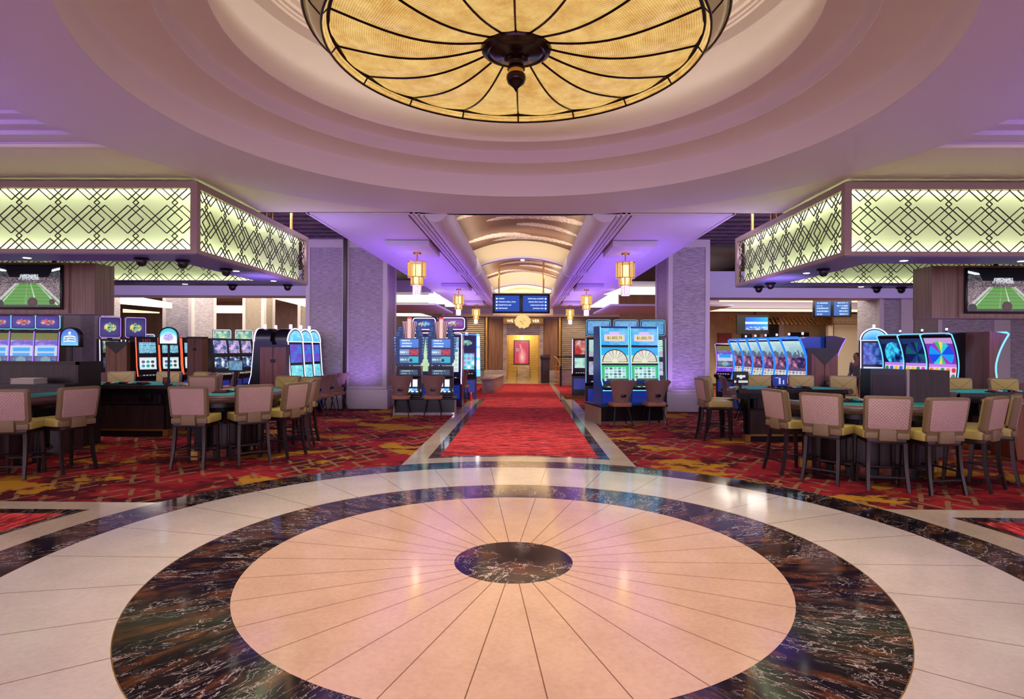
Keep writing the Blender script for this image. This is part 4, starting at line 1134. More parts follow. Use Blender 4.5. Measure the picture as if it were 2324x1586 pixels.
# ================================================================== CARD TABLES (players' arc on +Y, dealer's straight side on y=0)
def half(R_, rx, y0=0.0, n=26, back=None):
    return [(R_ * rx * math.cos(PI * i / n), y0 + R_ * math.sin(PI * i / n)) for i in range(n + 1)]
def card_table(label):
    t = thing('card_table', label, 'card table', (0, 0, 0), 0, 'half round card tables of the two pits')
    M().prism(half(.86, 1.16, .03), 'z', .885, .905).build('felt_top', 'felt_teal', t, smooth=False)
    M().tube([(1.03 * math.cos(PI * i / 30), .03 + .90 * math.sin(PI * i / 30), .862) for i in range(31)], .056, 10).build('armrest', 'leather_brown', t)
    M().tube([(.955 * math.cos(PI * i / 30), .03 + .825 * math.sin(PI * i / 30), .906) for i in range(31)], .012, 6).build('inner_rail', 'wood_grey', t)
    M().prism(half(.80, 1.16, .02), 'z', .74, .885).build('under_body', 'black_plastic', t)
    mm = M().prism(half(.46, 1.25, .1), 'z', .12, .76)
    for i in range(13):
        a = PI * (i + .5) / 13
        x, y = .58 * math.cos(a), .1 + .47 * math.sin(a)
        mm.bar((x, y, .12), (x * 1.02, y * 1.02, .76), .05, .05, (math.cos(a), math.sin(a), 0))
    mm.build('pedestal', 'wood_dark', t)
    M().prism(half(.58, 1.25, .08), 'z', 0, .12).build('foot_plinth', 'black_metal', t)
    for i in range(9):
        a = PI * (i + .5) / 9
        mt = Matrix.Translation((.728 * math.cos(a), .08 + .583 * math.sin(a), .075)) @ Matrix.Rotation(a - PI / 2, 4, 'Z')
        M().box(-.075, .075, -.012, .012, -.05, .06).xf(mt).build('foot_plate', 'mirror_tile', t, smooth=False)
    M().tube([(.80 * math.cos(PI * i / 20), .08 + .66 * math.sin(PI * i / 20), .16) for i in range(21)], .014, 6).build('foot_rail', 'bronze', t)
    # dealer side: box with open shelf, brass kick strip
    M().box(-.78, .78, .02, .12, .13, .56).build('dealer_front', 'wood_dark', t, smooth=False)
    M().box(-.78, -.74, .02, .2, .12, .80).box(.74, .78, .02, .2, .12, .80).box(-.74, .74, .36, .42, .5, .8).box(-.74, .74, .02, .4, .54, .57).build('shelf_box', 'black_plastic', t, smooth=False)
    M().box(.28, .50, .03, .2, .62, .80).build('money_box', 'black_metal', t, bevel=.006)
    M().box(-.79, .79, .0, .06, .0, .13).build('kick_board', 'black_metal', t, smooth=False)
    M().box(-.74, .74, -.012, .0, .105, .135).build('kick_strip', 'brass', t, smooth=False)
    for sx in (-1, 1):
        M().box(*sorted((sx * .74, sx * .83)), -.014, .1, .01, .13).build('corner_shoe', 'brass', t, smooth=False)
    M().box(-.95, .95, -.01, .03, .84, .905).build('dealer_edge', 'wood_dark', t, smooth=False)
    mm = M().box(-.36, .36, .05, .26, .905, .925)
    tr = mm.build('chip_tray', 'black_metal', t, smooth=False)
    for i in range(9):
        M().tube([(-.31 + i * .078, .07, .93), (-.31 + i * .078, .24, .93)], .02, 8).build('chip_row', ('card_red', 'paper', 'felt_teal', 'black_plastic')[i % 4], tr)
    return t
T0 = card_table('front left card table with stools seen from behind around it')
T0.location = (-4.55, 9.2, 0); T0.rotation_euler = (0, 0, -PI / 2)
for x, y, rz, l in ((-6.98, 10.55, 0, 'rear left card table, its dark dealer shelf and brass kick strip toward us'),
                    (-7.22, 8.0, R(-112), 'leftmost card table, mostly hidden by the stools at the left edge'),
                    (4.62, 8.2, R(170), 'front right card table with a curved rim and stools all around'),
                    (4.68, 10.5, R(3), 'rear right card table whose panelled dealer side faces us'),
                    (8.0, 9.85, 0, 'rightmost card table, its dark dealer side facing us')):
    dup(T0, (x, y, 0), rz, l)

# table furniture
def table_sign(label, loc, rz, fn, zp, k=1.0, kw=1.0):
    t = thing('table_sign', label, 'sign', loc, R(rz))
    def arch(w, h, n=14):
        return [(w, -h), (w, 0)] + [(w * math.cos(PI * i / n), (h * .9) * math.sin(PI * i / n)) for i in range(1, n)] + [(-w, 0), (-w, -h)]
    zc = zp
    M().prism([(x, zc + z) for x, z in arch(.195 * k * kw, .16 * k)], 'y', -.035, .035).build('sign_box', 'black_plastic', t, bevel=.006)
    def surf(u, v):
        w, h = .162 * k * kw, .135 * k; x = -w + 2 * w * u
        zt = h * .9 * math.sqrt(max(0, 1 - (x / w) ** 2))
        return (x, -.038, zc - h + (h + zt) * v)
    picture('sign_face', surf, 36, 36, fn, t)
    M().tube([(0, 0, .92), (0, 0, zc - .15 * k)], .02, 8).build('pole', 'black_metal', t)
    M().box(-.06, .06, -.06, .06, .905, .925).build('foot', 'black_metal', t, bevel=.005)
    return t
def face_bj(u, v):
    if .14 < u < .86 and .24 < v < .60:
        if .19 < u < .81 and .29 < v < .55:
            return (.12, .3, .6) if (.45 < v < .52 or .31 < v < .37) and hsh(int(u * 26), int(v * 12), 2) > .3 else (.80, .9, .98)
        return (.95, .97, 1)
    if .42 < u < .58 and .66 < v < .82: return (.95, .97, 1)
    return lerp((.45, .8, .98), (.22, .42, .85), v)
def face_round(u, v):
    d = math.hypot(u - .5, (v - .42) * 1.2)
    if d < .3: return lerp((.6, .5, .8), (.85, .8, .95), hsh(int(u * 12), int(v * 12), 1))
    return lerp((.9, .97, .98), (.1, .78, .85), min(1, max(0, (v - .55) * 3)))
table_sign('wide round-topped lit game sign on a black pole near the left edge', (-7.92, 10.62, 0), -12, face_bj, 1.745, 1.15)
table_sign('narrow arched lit sign with a turquoise top on a black pole at left', (-6.20, 10.64, 0), 20, face_round, 1.775, 1.05, .78)
def mini_screen(label, loc, rz, fn, w, h):
    t = thing('table_monitor', label, 'monitor', loc, R(rz))
    M().box(-w, w, -.02, .02, -h, h).build('casing', 'black_plastic', t, bevel=.005)
    picture('screen', lambda u, v: (-w * .9 + 1.8 * w * u, -.0225, -h * .86 + 1.72 * h * v), 24, 20, fn, t)
    M().tube([(0, .01, -h), (0, .01, .905 - loc[2])], .025, 8).build('stand', 'black_metal', t)
    M().box(-.08, .08, -.07, .08, .905 - loc[2], .92 - loc[2]).build('foot', 'black_metal', t, smooth=False)
    return t
def face_crest(u, v):
    d = math.hypot((u - .5) * 1.6, v - .55)
    if d < .2 or (abs(v - .62) < .08 and abs(u - .5) < .32): return (.85, .88, .9)
    if v < .22 and hsh(int(u * 6), 1) > .5: return (.8, .8, .8)
    return (.04, .05, .09)
def face_cards(u, v):
    if abs(u - .5) < .32 and abs(v - .5) < .35 and hsh(int(u * 7), int(v * 5), 5) > .45: return (.75, .8, .98)
    return (.12, .18, .55)
mini_screen('small screen with a white crest on the rear right card table', (3.80, 10.55, 1.10), 5, face_crest, .135, .105)
mini_screen('small blue screen of playing cards behind the front right stools', (4.45, 10.52, 1.05), 3, face_cards, .135, .10)
mini_screen('small blue screen beside the pole of the left game sign', (-7.86, 10.9, 1.10), -10, lambda u, v: lerp((.2, .4, .85), (.6, .7, .95), hsh(int(u * 5), int(v * 5))), .12, .12)
def shoe(label, loc, rz, m_):
    t = thing('card_shoe', label, 'card dispenser', loc, R(rz))
    M().prism([(-.08, 0), (.08, 0), (.08, .05), (-.03, .12), (-.08, .12)], 'x', -.05, .05).build('case', m_, t, bevel=.004)
    M().box(-.04, .04, .08, .10, .01, .03).build('lip', 'black_plastic', t, smooth=False)
shoe('dark red card shoe on the rear left table', (-6.42, 10.95, .905), 20, 'card_red')
shoe('black card shoe on the green felt of the rear right table', (5.5, 11.1, .905), 0, 'black_plastic')

# ================================================================== PIT PODIUMS AND CABINETS
t = thing('pit_podium', 'tall dark wooden podium at the left edge behind the stools', 'cabinet', (-7.85, 9.35, 0))
M().box(-1.3, .98, 0, .5, 0, 1.33).build('body', 'wood_dark', t, smooth=False)
M().box(-1.32, 1.0, -.01, .02, 1.29, 1.34).box(.955, 1.0, -.01, .5, .0, 1.34).build('edge_trim', 'bronze', t, smooth=False)
t = thing('pit_cabinet', 'low dark cabinet with papers on top below the left podium', 'cabinet', (-6.95, 8.92, 0))
M().box(-.72, .20, 0, .4, 0, .98).build('body', 'wood_dark', t, smooth=False)
M().box(-.75, .23, -.03, .4, .98, 1.015).build('top', 'black_plastic', t, smooth=False)
M().box(-.66, .14, -.012, 0, .74, .95).build('drawer', 'wood_dark', t, smooth=False)
M().lathe([(0, 0), (.016, .0), (.016, .02), (0, .025)], 10).xf(Matrix.Translation((-.1, -.012, .85)) @ Matrix.Rotation(PI / 2, 4, 'X')).build('knob', 'chrome', t)
mm = M()
for i in range(7): mm.box(-.22 + .01 * (i % 3), .14 - .012 * (i % 2), -.12, .14, i * .012, i * .012 + .01)
tag(mm.build('paper_stack', 'paper', None, smooth=False), 'ragged stack of papers on the low left cabinet', 'papers').location = (-7.35, 9.05, 1.015)
t = thing('pit_podium', 'two-sided dark wooden podium in the middle of the right pit', 'cabinet', (5.75, 9.1, 0))
M().box(0, .62, 0, .5, 0, 1.29).build('body', 'wood_dark', t, smooth=False)
M().prism([(0, 0), (-.42, .22), (-.42, .5), (0, .5)], 'z', .62, 1.30).build('side_cabinet', 'black_plastic', t, smooth=False)
M().bar((-.05, -.0, .95), (-.40, .19, .95), .02, .52).build('side_panel', 'wood_dark', t, smooth=False)
M().box(-.018, .018, -.02, .01, .64, 1.30).build('corner_strip', 'stone_trim', t, smooth=False)
M().prism([(0, -.02), (-.62, .30), (-.62, .5), (0, .5)], 'z', 0, .62).build('lower_cabinet', 'wood_dark', t, smooth=False)
M().lathe([(0, 0), (.016, .0), (.016, .02), (0, .025)], 10).xf(Matrix.Translation((-.22, .08, .52)) @ Matrix.Rotation(PI / 2, 4, 'X')).build('knob', 'chrome', t)
t = thing('wooden_cabinet', 'orange-brown wooden cabinet behind the rightmost stools', 'cabinet', (7.15, 8.95, 0))
M().prism([(.10, 0), (.72, 0), (.74, .80), (-.02, .80)], 'y', 0, .5).build('body', 'wood_orange', t, smooth=False)
M().box(-.05, .80, -.03, .53, .80, .845).build('top', 'wood_grey', t, bevel=.008)
mat('belly_blue', rgb(16, 20, 70), .2, 0, (.03, .06, .5), .35)
mat('fan_blue', rgb(26, 52, 92), .3, .3, (.02, .12, .32), .10)
emis('neon_dim', (.25, .65, .9), .55, False)
mat('crown_glass', rgb(190, 150, 140), .3, 0, (1, .70, .60), .22)
emis('crown_light', (1, .50, .46), 1.1, False)
mat('cab_violet', rgb(38, 24, 84), .3, .1)
mat('cab_blue', rgb(16, 40, 110), .25, .2, (.02, .15, .6), .10)
mat('seat_tan', rgb(150, 100, 68), .5)
mat('cone_red', rgb(200, 10, 14), .4, 0, (1, .02, .03), .18)
# ================================================================== SLOT MACHINES (front = local +Y)
def prof_at(prof, z):
    for (y0, z0), (y1, z1) in zip(prof, prof[1:]):
        if z0 <= z <= z1 and z1 > z0: return y0 + (y1 - y0) * (z - z0) / (z1 - z0)
    return prof[-1][0] if z > prof[-1][1] else prof[0][0]
def slot(name_label, W, prof, screens, cab='black_plastic', neon=None, nz=None, deck=.80, group=None, depth=.30, nw=.013, base=True, ntop=True):
    """prof: front outline (y, z) from floor to top; screens: (z0, z1, half width, picture, nx, ny)"""
    t = thing('slot_machine', name_label, 'slot machine', (0, 0, 0), 0, group)
    zt = prof[-1][1]
    M().prism([(-depth, 0)] + prof + [(-depth, zt)], 'x', -W / 2, W / 2).build('cabinet', cab, t, smooth=False)
    for z0, z1, hw, fn, nx, ny in screens:
        def surf(u, v):
            z = z0 + (z1 - z0) * v
            return (hw - 2 * hw * u, prof_at(prof, z) + .006, z)
        picture('screen', surf, int(nx * 1.7), int(ny * 1.7), fn, t)
    if deck:
        y = prof_at(prof, deck)
        M().prism([(y - .02, deck - .06), (y + .16, deck - .07), (y + .17, deck - .03), (y - .02, deck + .03)], 'x', -W / 2 + .02, W / 2 - .02).build('button_deck', 'black_metal', t, smooth=False)
        mm = M()
        for i, x in enumerate((-.16, -.08, 0, .08, .16)):
            mm.box(x - .022, x + .022, y + .05, y + .10, deck - .022, deck - .002)
        mm.build('buttons', 'letter_white', t, smooth=False)
        M().box(-W / 2 + .06, W / 2 - .06, prof_at(prof, .45) - .02, prof_at(prof, .45) + .012, .22, .58).build('belly_panel', 'belly_blue', t, smooth=False)
    if neon:
        z0, z1 = nz; n = 14
        for sx in (-1, 1):
            M().tube([(sx * (W / 2 - .012), prof_at(prof, z0 + (z1 - z0) * i / n) + .012, z0 + (z1 - z0) * i / n) for i in range(n + 1)], nw, 6).build('neon_edge', neon, t)
        if ntop:
            M().tube([(-W / 2 + .012, prof_at(prof, z1) + .012, z1), (-W / 2 + .08, prof_at(prof, z1) + .012, z1 + .035), (W / 2 - .08, prof_at(prof, z1) + .012, z1 + .035), (W / 2 - .012, prof_at(prof, z1) + .012, z1)], nw, 6).build('neon_top', neon, t)
    return t
def candle(t, z, y=0.0):
    M().tube([(0, y, z), (0, y, z + .05)], .025, 10).build('candle_base', 'black_metal', t)
    M().tube([(0, y, z + .05), (0, y, z + .10)], .022, 10).build('candle_lamp', 'neon_pink', t)

# --- curved C shaped cabinets with neon edges
def cprof(h, top, deep):
    pts = [(.16, 0), (.16, .62), (.34, .70), (.36, .76)]
    for i in range(11):
        z = .80 + (h - .80) * i / 10; q_ = (i / 10 - .45)
        pts.append((.12 + deep * q_ * q_ * 1.6 + top * max(0, q_), z))
    return pts + [(.10, h + .05)]
def slot_row(proto, spots, group):
    for i, (x, y, f, l) in enumerate(spots):
        rz = R(f) - PI / 2
        if i == 0: proto.location = (x, y, 0); proto.rotation_euler = (0, 0, rz); proto['label'] = l; proto['group'] = group
        else: dup(proto, (x, y, 0), rz, l, group)

# right hall: six blue curved machines facing the corridor side
P = slot('x', .60, cprof(1.80, .10, .30), [(.86, 1.76, .262, pic_city(2), 34, 60)], 'cab_blue', 'neon_blue', (.80, 1.80), nw=.024)
candle(P, 1.85)
slot_row(P, [(5.95, 12.95 + .66 * k, 197 + (2 if k % 2 else 0), l) for k, l in enumerate(('blue-edged curved slot nearest us in the row right of the right pillar', 'second blue-edged curved slot from the near end of the row right of the pillar',
    'third blue-edged curved slot from the near end of the row right of the pillar', 'third blue-edged curved slot from the far end of the row right of the pillar', 'second blue-edged curved slot from the far end of the row right of the pillar', 'farthest blue-edged curved slot of the row right of the pillar'))], 'row of six curved slots right of the right pillar')
P = slot('x', .60, cprof(1.82, .10, .30), [(.86, 1.76, .26, pic_city(9), 14, 24)], 'black_plastic', 'neon_violet', (.80, 1.80), depth=.06)
slot_row(P, [(6.40, 12.95, -8, 'violet-edged slot seen from its side behind the wooden end panel at right'), (6.56, 13.62, -8, 'second violet-edged slot seen from its side, its neon curve ending in a foot, at right')], 'side-on slots behind the right end panel')
P = slot('x', .56, cprof(1.72, .10, .26), [(.86, 1.68, .24, pic_purple(5), 14, 28)], 'black_plastic', 'neon_violet', (.80, 1.72))
slot_row(P, [(6.55, 19.6, 232, 'small violet slot just right of the right pillar, the left of two'), (6.98, 19.2, 232, 'small violet slot just right of the right pillar, the right of two')], 'pair of small violet slots by the right pillar')
# right hall: big curved wheel machines
specs = (('curved slot with a turquoise picture, left of the three behind the right podium', 14.35, pic_wheel(2, 3)), ('curved slot with a dark wheel picture, middle of the three behind the right podium', 13.6, pic_wheel(1, 4)), ('curved slot with a multicoloured wheel, right of the three behind the right podium', 12.85, pic_wheel(0, 5)))
for l, y, fn in specs:
    t = slot(l, .66, cprof(1.90, .14, .34), [(.84, 1.84, .275, fn, 44, 74)], 'black_plastic', 'neon_cyan', (.78, 1.90), group='three curved wheel slots in the right hall')
    candle(t, 1.95)
    t.location = (8.85 + (14.35 - y) * .03, y, 0); t.rotation_euler = (0, 0, R(205) - PI / 2)
t = slot('slot seen in profile with a bold blue neon curve at right', .70, cprof(1.90, .16, .30), [(.84, 1.84, .28, pic_wheel(2, 8), 10, 16)], 'wood_brown', 'neon_cyan', (.78, 1.90), group=None, nw=.022, depth=-.02)
t.location = (8.92, 12.05, 0); t.rotation_euler = (0, 0, R(-4) - PI / 2)
M().tube([(.34, .24, .79), (.34, .14, .70), (.34, .16, .64), (.34, .40, .63)], .018, 6).build('neon_foot', 'neon_cyan', t)
# --- arch topped machines
def arch_slot(label, col, s1, s2, s3, W=.56, h=1.70):
    prof = [(.18, 0), (.18, .66), (.22, .72), (.16, .95), (.10, h)]
    t = slot(label, W, prof, [(1.22, h - .06, W / 2 - .07, s1, 18, 24), (.86, 1.16, W / 2 - .07, s2, 18, 16)], 'black_plastic', col, (.74, h), deck=.76, ntop=False)
    n = 16
    arc = [(W / 2 * math.cos(PI * i / n), h + .30 * math.sin(PI * i / n)) for i in range(n + 1)]
    M().prism(arc, 'y', -.26, .10).build('arched_top', 'black_plastic', t)
    def surf(u, v):
        x = (W / 2 - .05) * (1 - 2 * u); zt = .25 * math.sqrt(max(0, 1 - (x / (W / 2 - .045)) ** 2))
        return (x, .108, h + .01 + zt * v)
    picture('top_screen', surf, 18, 10, s3, t)
    M().tube([(x, .105, z) for x, z in arc], .018, 6).build('neon_arch', col, t)
    M().tube([(-W / 2 + .02, .115, h), (W / 2 - .02, .115, h)], .012, 6).build('neon_bar', 'neon_white', t)
    M().box(-.03, .03, -.05, .0, h + .28, h + .40).build('candle_lamp', 'neon_pink', t, bevel=.008)
    return t
bl = lambda u, v: lerp((.65, .92, 1), (.3, .75, .95), hsh(int(u * 6), int(v * 6)))
P = arch_slot('x', 'neon_white', pic_noise((.2, .5, .85), (.45, .25, .75), 3, 7, 9), pic_noise((.6, .95, .95), (.35, .75, .85), 6, 6, 4), bl)
slot_row(P, [(-5.30, 13.95, -16, 'arch-topped slot nearest us left of the left pillar'), (-5.29, 14.55, -16, 'middle arch-topped slot of the row left of the left pillar'), (-5.28, 15.10, -16, 'arch-topped slot of that row closest to the left pillar')], 'three white-edged arch slots beside the left pillar')
slot_row(dup(P, (0, 0, 0), 0), [(-5.94, 13.95, 180, 'arch-topped slot facing away, its curved top above the wood end panel, at left'), (-5.94, 14.55, 180, 'second arch-topped slot facing away behind the wood end panel')], 'slots facing away beside the left pillar')
t = arch_slot('arch-topped slot with a pale reel screen, just left of the right podium', 'neon_white', pic_noise((.1, .2, .5), (.35, .5, .8), 8, 8, 10), pic_reels((.85, .95, 1), 4), lambda u, v: lerp((.2, .6, .9), (.6, .9, 1), v), .62, 1.82)
t.location = (8.84, 15.4, 0); t.rotation_euler = (0, 0, R(246) - PI / 2)
picture('side_screen', lambda u, v: (-.318, .08 - .30 * u, .85 + .85 * v), 6, 16, pic_noise((.2, .3, .8), (.7, .85, 1), 5, 3, 14), t)

# --- slant dual screen machines, some with a raised top screen
def slant_slot(label, W, h, s1, s2, cab, neon, topper=None, tz=.42, ncol=None, tw=None):
    prof = [(.22, 0), (.22, .66), (.30, .72), (.20, 1.02), (.17, 1.34), (.10, h)]
    t = slot(label, W, prof, [(1.38, h - .06, W / 2 - .085, s1, 26, 20), (.93, 1.26, W / 2 - .085, s2, 26, 20)], cab, neon, (.74, h - .02), deck=.78, ntop=False)
    if topper:
        tw = tw or W / 2
        M().prism([(x, z) for x, z in rrect(-tw, tw, h + .03, h + tz, .05)], 'y', -.06, .06).build('topper', 'black_plastic', t, bevel=.008)
        picture('top_screen', lambda u, v: (tw * .84 - 2 * tw * .84 * u, .064, h + .08 + (tz - .13) * v), 18, 14, topper, t)
        M().tube([(x, .064, z) for x, z in rrect(-tw + .02, tw - .02, h + .05, h + tz - .02, .05)], .011, 6, True).build('topper_neon', ncol or neon, t)
        M().box(-.06, .06, -.05, .03, h - .02, h + .06).build('topper_neck', 'black_metal', t, smooth=False)
    return t
G = 'trio of red-edged slots at left'
P = slant_slot('x', .60, 1.84, pic_paytable((.45, .78, .88), (.65, .85, .95), (.55, .06, .08), 2), pic_reels((.92, .96, .95), 3), 'black_plastic', 'neon_red')
slot_row(P, [(-10.62, 17.0, -38, 'red-edged double-screen slot, left of the trio behind the second game sign'), (-10.33, 17.6, -38, 'red-edged double-screen slot, middle of the trio, partly behind the arched sign'), (-10.02, 18.2, -38, 'red-edged double-screen slot, right of the trio, beside the arched sign pole')], G)
P = slant_slot('x', .56, 1.78, pic_noise((.25, .4, .35), (.8, .8, .75), 3, 6, 5), pic_noise((.1, .1, .2), (.3, .3, .4), 3), 'black_plastic', 'neon_white', pic_logo((.2, .15, .6), (.4, .7, .75), (.9, .85, .3), 4), .66, 'neon_violet')
slot_row(P, [(-12.15, 17.75, -46, 'tall slot with a violet-rimmed top screen at left, the left of two'), (-11.62, 18.1, -46, 'tall slot with a violet-rimmed top screen at left, the right of two')], 'two tall slots with violet top screens')
P = slant_slot('x', .46, 1.60, pic_noise((.1, .1, .15), (.3, .4, .4), 3), pic_noise((.1, .1, .2), (.3, .3, .4), 3), 'black_plastic', 'neon_white', pic_noise((.2, .3, .4), (.35, .55, .6), 2, 8, 8), .36)
slot_row(P, [(-11.75, 18.85, -50, 'small rear slot whose rounded top screen shows above the red trio, the left one'), (-11.15, 19.0, -50, 'small rear slot whose rounded top screen shows above the red trio, the right one')], 'rear slots showing only rounded tops')
G = 'trio of black slots in the middle of the left hall'
P = slant_slot('x', .62, 1.82, pic_noise((.05, .3, .5), (.9, .7, .9), 12, 6, 7), pic_noise((.1, .2, .4), (.95, 1, 1), 5, 6, 5), 'black_plastic', 'neon_white')
for c in list(P.children):
    if c.name.startswith('neon'): bpy.data.objects.remove(c)
slot_row(P, [(-9.05, 17.9, -24, 'black double-screen slot nearest the wood end panel at centre left'), (-9.0, 18.6, -24, 'middle black double-screen slot of the trio at centre left'), (-8.95, 19.3, -24, 'farthest black double-screen slot of the trio at centre left')], G)
P = slant_slot('x', .56, 1.66, pic_noise((.1, .1, .15), (.3, .4, .4), 3), pic_noise((.1, .1, .2), (.3, .3, .4), 3), 'black_plastic', 'neon_white', pic_noise((.35, .6, .6), (.8, .9, .7), 8, 7, 6), .48)
slot_row(P, [(-9.95, 20.0, -55, 'rear slot whose slanted top screen shows above the black trio, the left one'), (-9.32, 20.2, -55, 'rear slot whose slanted top screen shows above the black trio, the right one')], 'rear slots behind the black trio')
# far left bank with purple pictures
P = slant_slot('x', .61, 1.98, pic_noise((.1, .1, .2), (.3, .3, .5), 1), pic_noise((.1, .1, .2), (.3, .3, .4), 3), 'black_plastic', 'neon_violet', pic_logo((.30, .16, .75), (.75, .75, .7), (.8, .25, .25), 6), .46, 'neon_cyan')
for c in list(P.children):
    if c.name.startswith('screen'): bpy.data.objects.remove(c)
pf = [(.22, .74), (.20, 1.02), (.17, 1.34), (.10, 1.98)]
picture('screen', lambda u, v: (.26 - .52 * u, prof_at(pf, .84 + 1.08 * v) + .008, .84 + 1.08 * v), 44, 96, pic_purple(3), P)
slot_row(P, [(-14.42, 16.6, -72, 'purple-lit slot cut by the left edge above the podium'), (-13.74, 16.6, -72, 'purple-lit slot second from the left edge above the podium'), (-13.06, 16.6, -72, 'purple-lit slot nearest the round-topped game sign')], 'purple-lit slots above the left podium')

# --- centre left bank: two stepped crown machines on a black counter
def crown_slot(label):
    t = thing('slot_machine', label, 'slot machine', (0, 0, 0), 0, 'two blue crown-topped slots left of the runner')
    zb = .41
    M().box(-.30, .30, -.30, .14, zb, 1.14).build('lower_cabinet', 'black_plastic', t, smooth=False)
    M().prism([(.13, .86), (.19, .90), (.17, 1.12), (.13, 1.12)], 'x', -.28, .28).build('reel_bezel', 'black_metal', t, smooth=False)
    for i, x in enumerate((.15, 0, -.15)):
        picture('reel', lambda u, v: (x + .055 - .11 * u, .194, .66 + .17 * v), 6, 8, pic_noise((.85, .85, 1), (1, 1, 1), i, 3, 3), t, 1.4)
    M().box(-.27, .27, .13, .188, .62, .86).build('reel_frame', 'black_metal', t, smooth=False)
    picture('name_screen', lambda u, v: (.21 - .42 * u, .196, .94 + .12 * v), 24, 8, pic_text((.2, .3, .4), (.75, .9, .9), 2, 3), t)
    for sx in (-1, 1):
        M().tube([(sx * .29, .16, zb), (sx * .29, .17, 1.14)], .012, 6).build('chrome_edge', 'chrome', t)
    M().box(-.29, .29, .10, .34, zb + .05, zb + .13).build('button_deck', 'black_metal', t, bevel=.01)
    mm = M()
    for x in (-.2, -.1, 0, .1, .2): mm.box(x - .025, x + .025, .25, .31, zb + .13, zb + .15)
    mm.build('buttons', 'letter_white', t, smooth=False)
    picture('belly_screen', lambda u, v: (.15 - .35 * u, .143, zb + .14 + .1 * v), 10, 4, pic_noise((.2, .6, 1), (.8, .95, 1), 2, 5, 2), t)
    # stepped fan, three tiers each side
    hexa = [(-.26, 1.16), (.26, 1.16), (.30, 1.30), (.32, 1.80), (-.32, 1.80), (-.30, 1.30)]
    M().prism(hexa, 'y', -.24, .10).build('upper_cabinet', 'fan_blue', t, smooth=False)
    for k, (w0, w1, z0, z1) in enumerate(((.30, .37, 1.22, 1.84), (.33, .30, 1.30, 1.96), (.26, .28, 1.70, 2.08))):
        for sx in (-1, 1):
            M().prism([(sx * (w0 - .1), z0), (sx * w0, z0), (sx * w1, z1), (sx * (w1 - .13), z1)], 'y', -.20 + .03 * k, .08 - .02 * k).build('fan_step', 'fan_blue', t, smooth=False)
    for k, (w0, w1, z0, z1) in enumerate(((.37, .37, 1.40, 1.84), (.305, .30, 1.86, 1.96), (.265, .28, 1.98, 2.08))):
        for sx in (-1, 1):
            mm = M()
            for i in range(5 if k == 0 else 2):
                z = z0 + (z1 - z0) * (i + .5) / (5 if k == 0 else 2)
                mm.bar((sx * (w0 - .075), .084 - .02 * k + .004 * k, z), (sx * (w0 - .01), .084 - .02 * k + .004 * k, z - .012), .008, .008)
            mm.build('step_lights', 'neon_dim', t, smooth=False)
    for sx in (-1, 1):
        mm = M()
        for i in range(9):
            z = 1.28 + i * .065; w = .30 + .065 * i / 9
            mm.box(*sorted((sx * (w - .05), sx * w)), .082, .09, z, z + .03)
        mm.build('fan_lights', 'neon_dim', t, smooth=False)
    for z0, z1, fn in ((1.58, 1.78, pic_text((.12, .45, .8), (.75, .85, .95), 3, 4)), (1.40, 1.54, lambda u, v: ((.42, .55, .75) if abs(v - .5) > .16 or hsh(int(u * 40), 1) < .4 else (.8, .88, .95)) if u < .5 else ((.75, .15, .22) if hsh(int(u * 30), int(v * 6)) > .3 else (.3, .12, .2))), (1.22, 1.37, lambda u, v: ((.3, .45, .6) if abs(v - .5) > .16 or hsh(int(u * 40), 2) < .4 else (.7, .85, .9)) if u < .5 else ((.1, .68, .78) if math.hypot((u - .6) * 3, v - .4) > .25 else (.03, .08, .2)))):
        picture('screen', lambda u, v: (.22 - .44 * u, .104, z0 + (z1 - z0) * v), 56, 30, fn, t)
    M().prism([(-.10, 1.80), (.10, 1.80), (.16, 2.14), (.17, 2.20), (-.17, 2.20), (-.16, 2.14)], 'y', -.10, .09).build('crown', 'crown_glass', t, smooth=False)
    mm = M()
    for i in range(7):
        a_ = (i - 3) / 3; mm.bar((.085 * a_, .094, 1.81), (.155 * a_, .094, 2.19), .012, .012, (0, 1, 0))
    mm.build('crown_ribs', 'bronze', t, smooth=False)
    M().prism([(-.035, 1.80), (.035, 1.80), (.045, 2.26), (-.045, 2.26)], 'y', .085, .106).build('crown_light', 'crown_light', t, smooth=False)
    M().tube([(0, 0, 2.2), (0, 0, 2.30)], .05, 10).build('candle_lamp', 'candle_red', t)
    return t
P = crown_slot('blue crown-topped slot with a lit crest, nearer the left pillar')
BX, BY, BR = -2.30, 14.62, R(6)
def onbank(cx, cy, rot, x, y):
    return (cx + x * math.cos(rot) - y * math.sin(rot), cy + x * math.sin(rot) + y * math.cos(rot), 0)
P.location = onbank(BX, BY, BR, -.385, -.12); P.rotation_euler = (0, 0, PI + BR)
dup(P, onbank(BX, BY, BR, .365, -.12), PI + BR, 'blue crown-topped slot with a lit crest, nearer the red runner')
def counter(label, loc, rot, w, d, zt, mats='black_plastic'):
    t = thing('slot_counter', label, 'counter', loc, rot)
    M().box(-w / 2, w / 2, -d / 2 + .12, d / 2, 0, zt - .04).build('body', mats, t, smooth=False)
    M().box(-w / 2 - .03, w / 2 + .03, -d / 2, d / 2 + .02, zt - .04, zt).build('top', 'black_metal', t, bevel=.006)
    M().box(-w / 2, w / 2, -d / 2 + .08, -d / 2 + .12, .0, .06).build('kick_rail', 'chrome', t, smooth=False)
    for sx in (-1, 1):
        M().box(*sorted((sx * (w / 2 - .02), sx * (w / 2 + .02))), -d / 2 + .05, d / 2, 0, zt - .04).build('end_panel', 'wood_grey', t, smooth=False)
    return t
counter('black counter carrying the two crown-topped slots left of the runner', (BX, BY, 0), BR, 1.42, 1.0, .41)
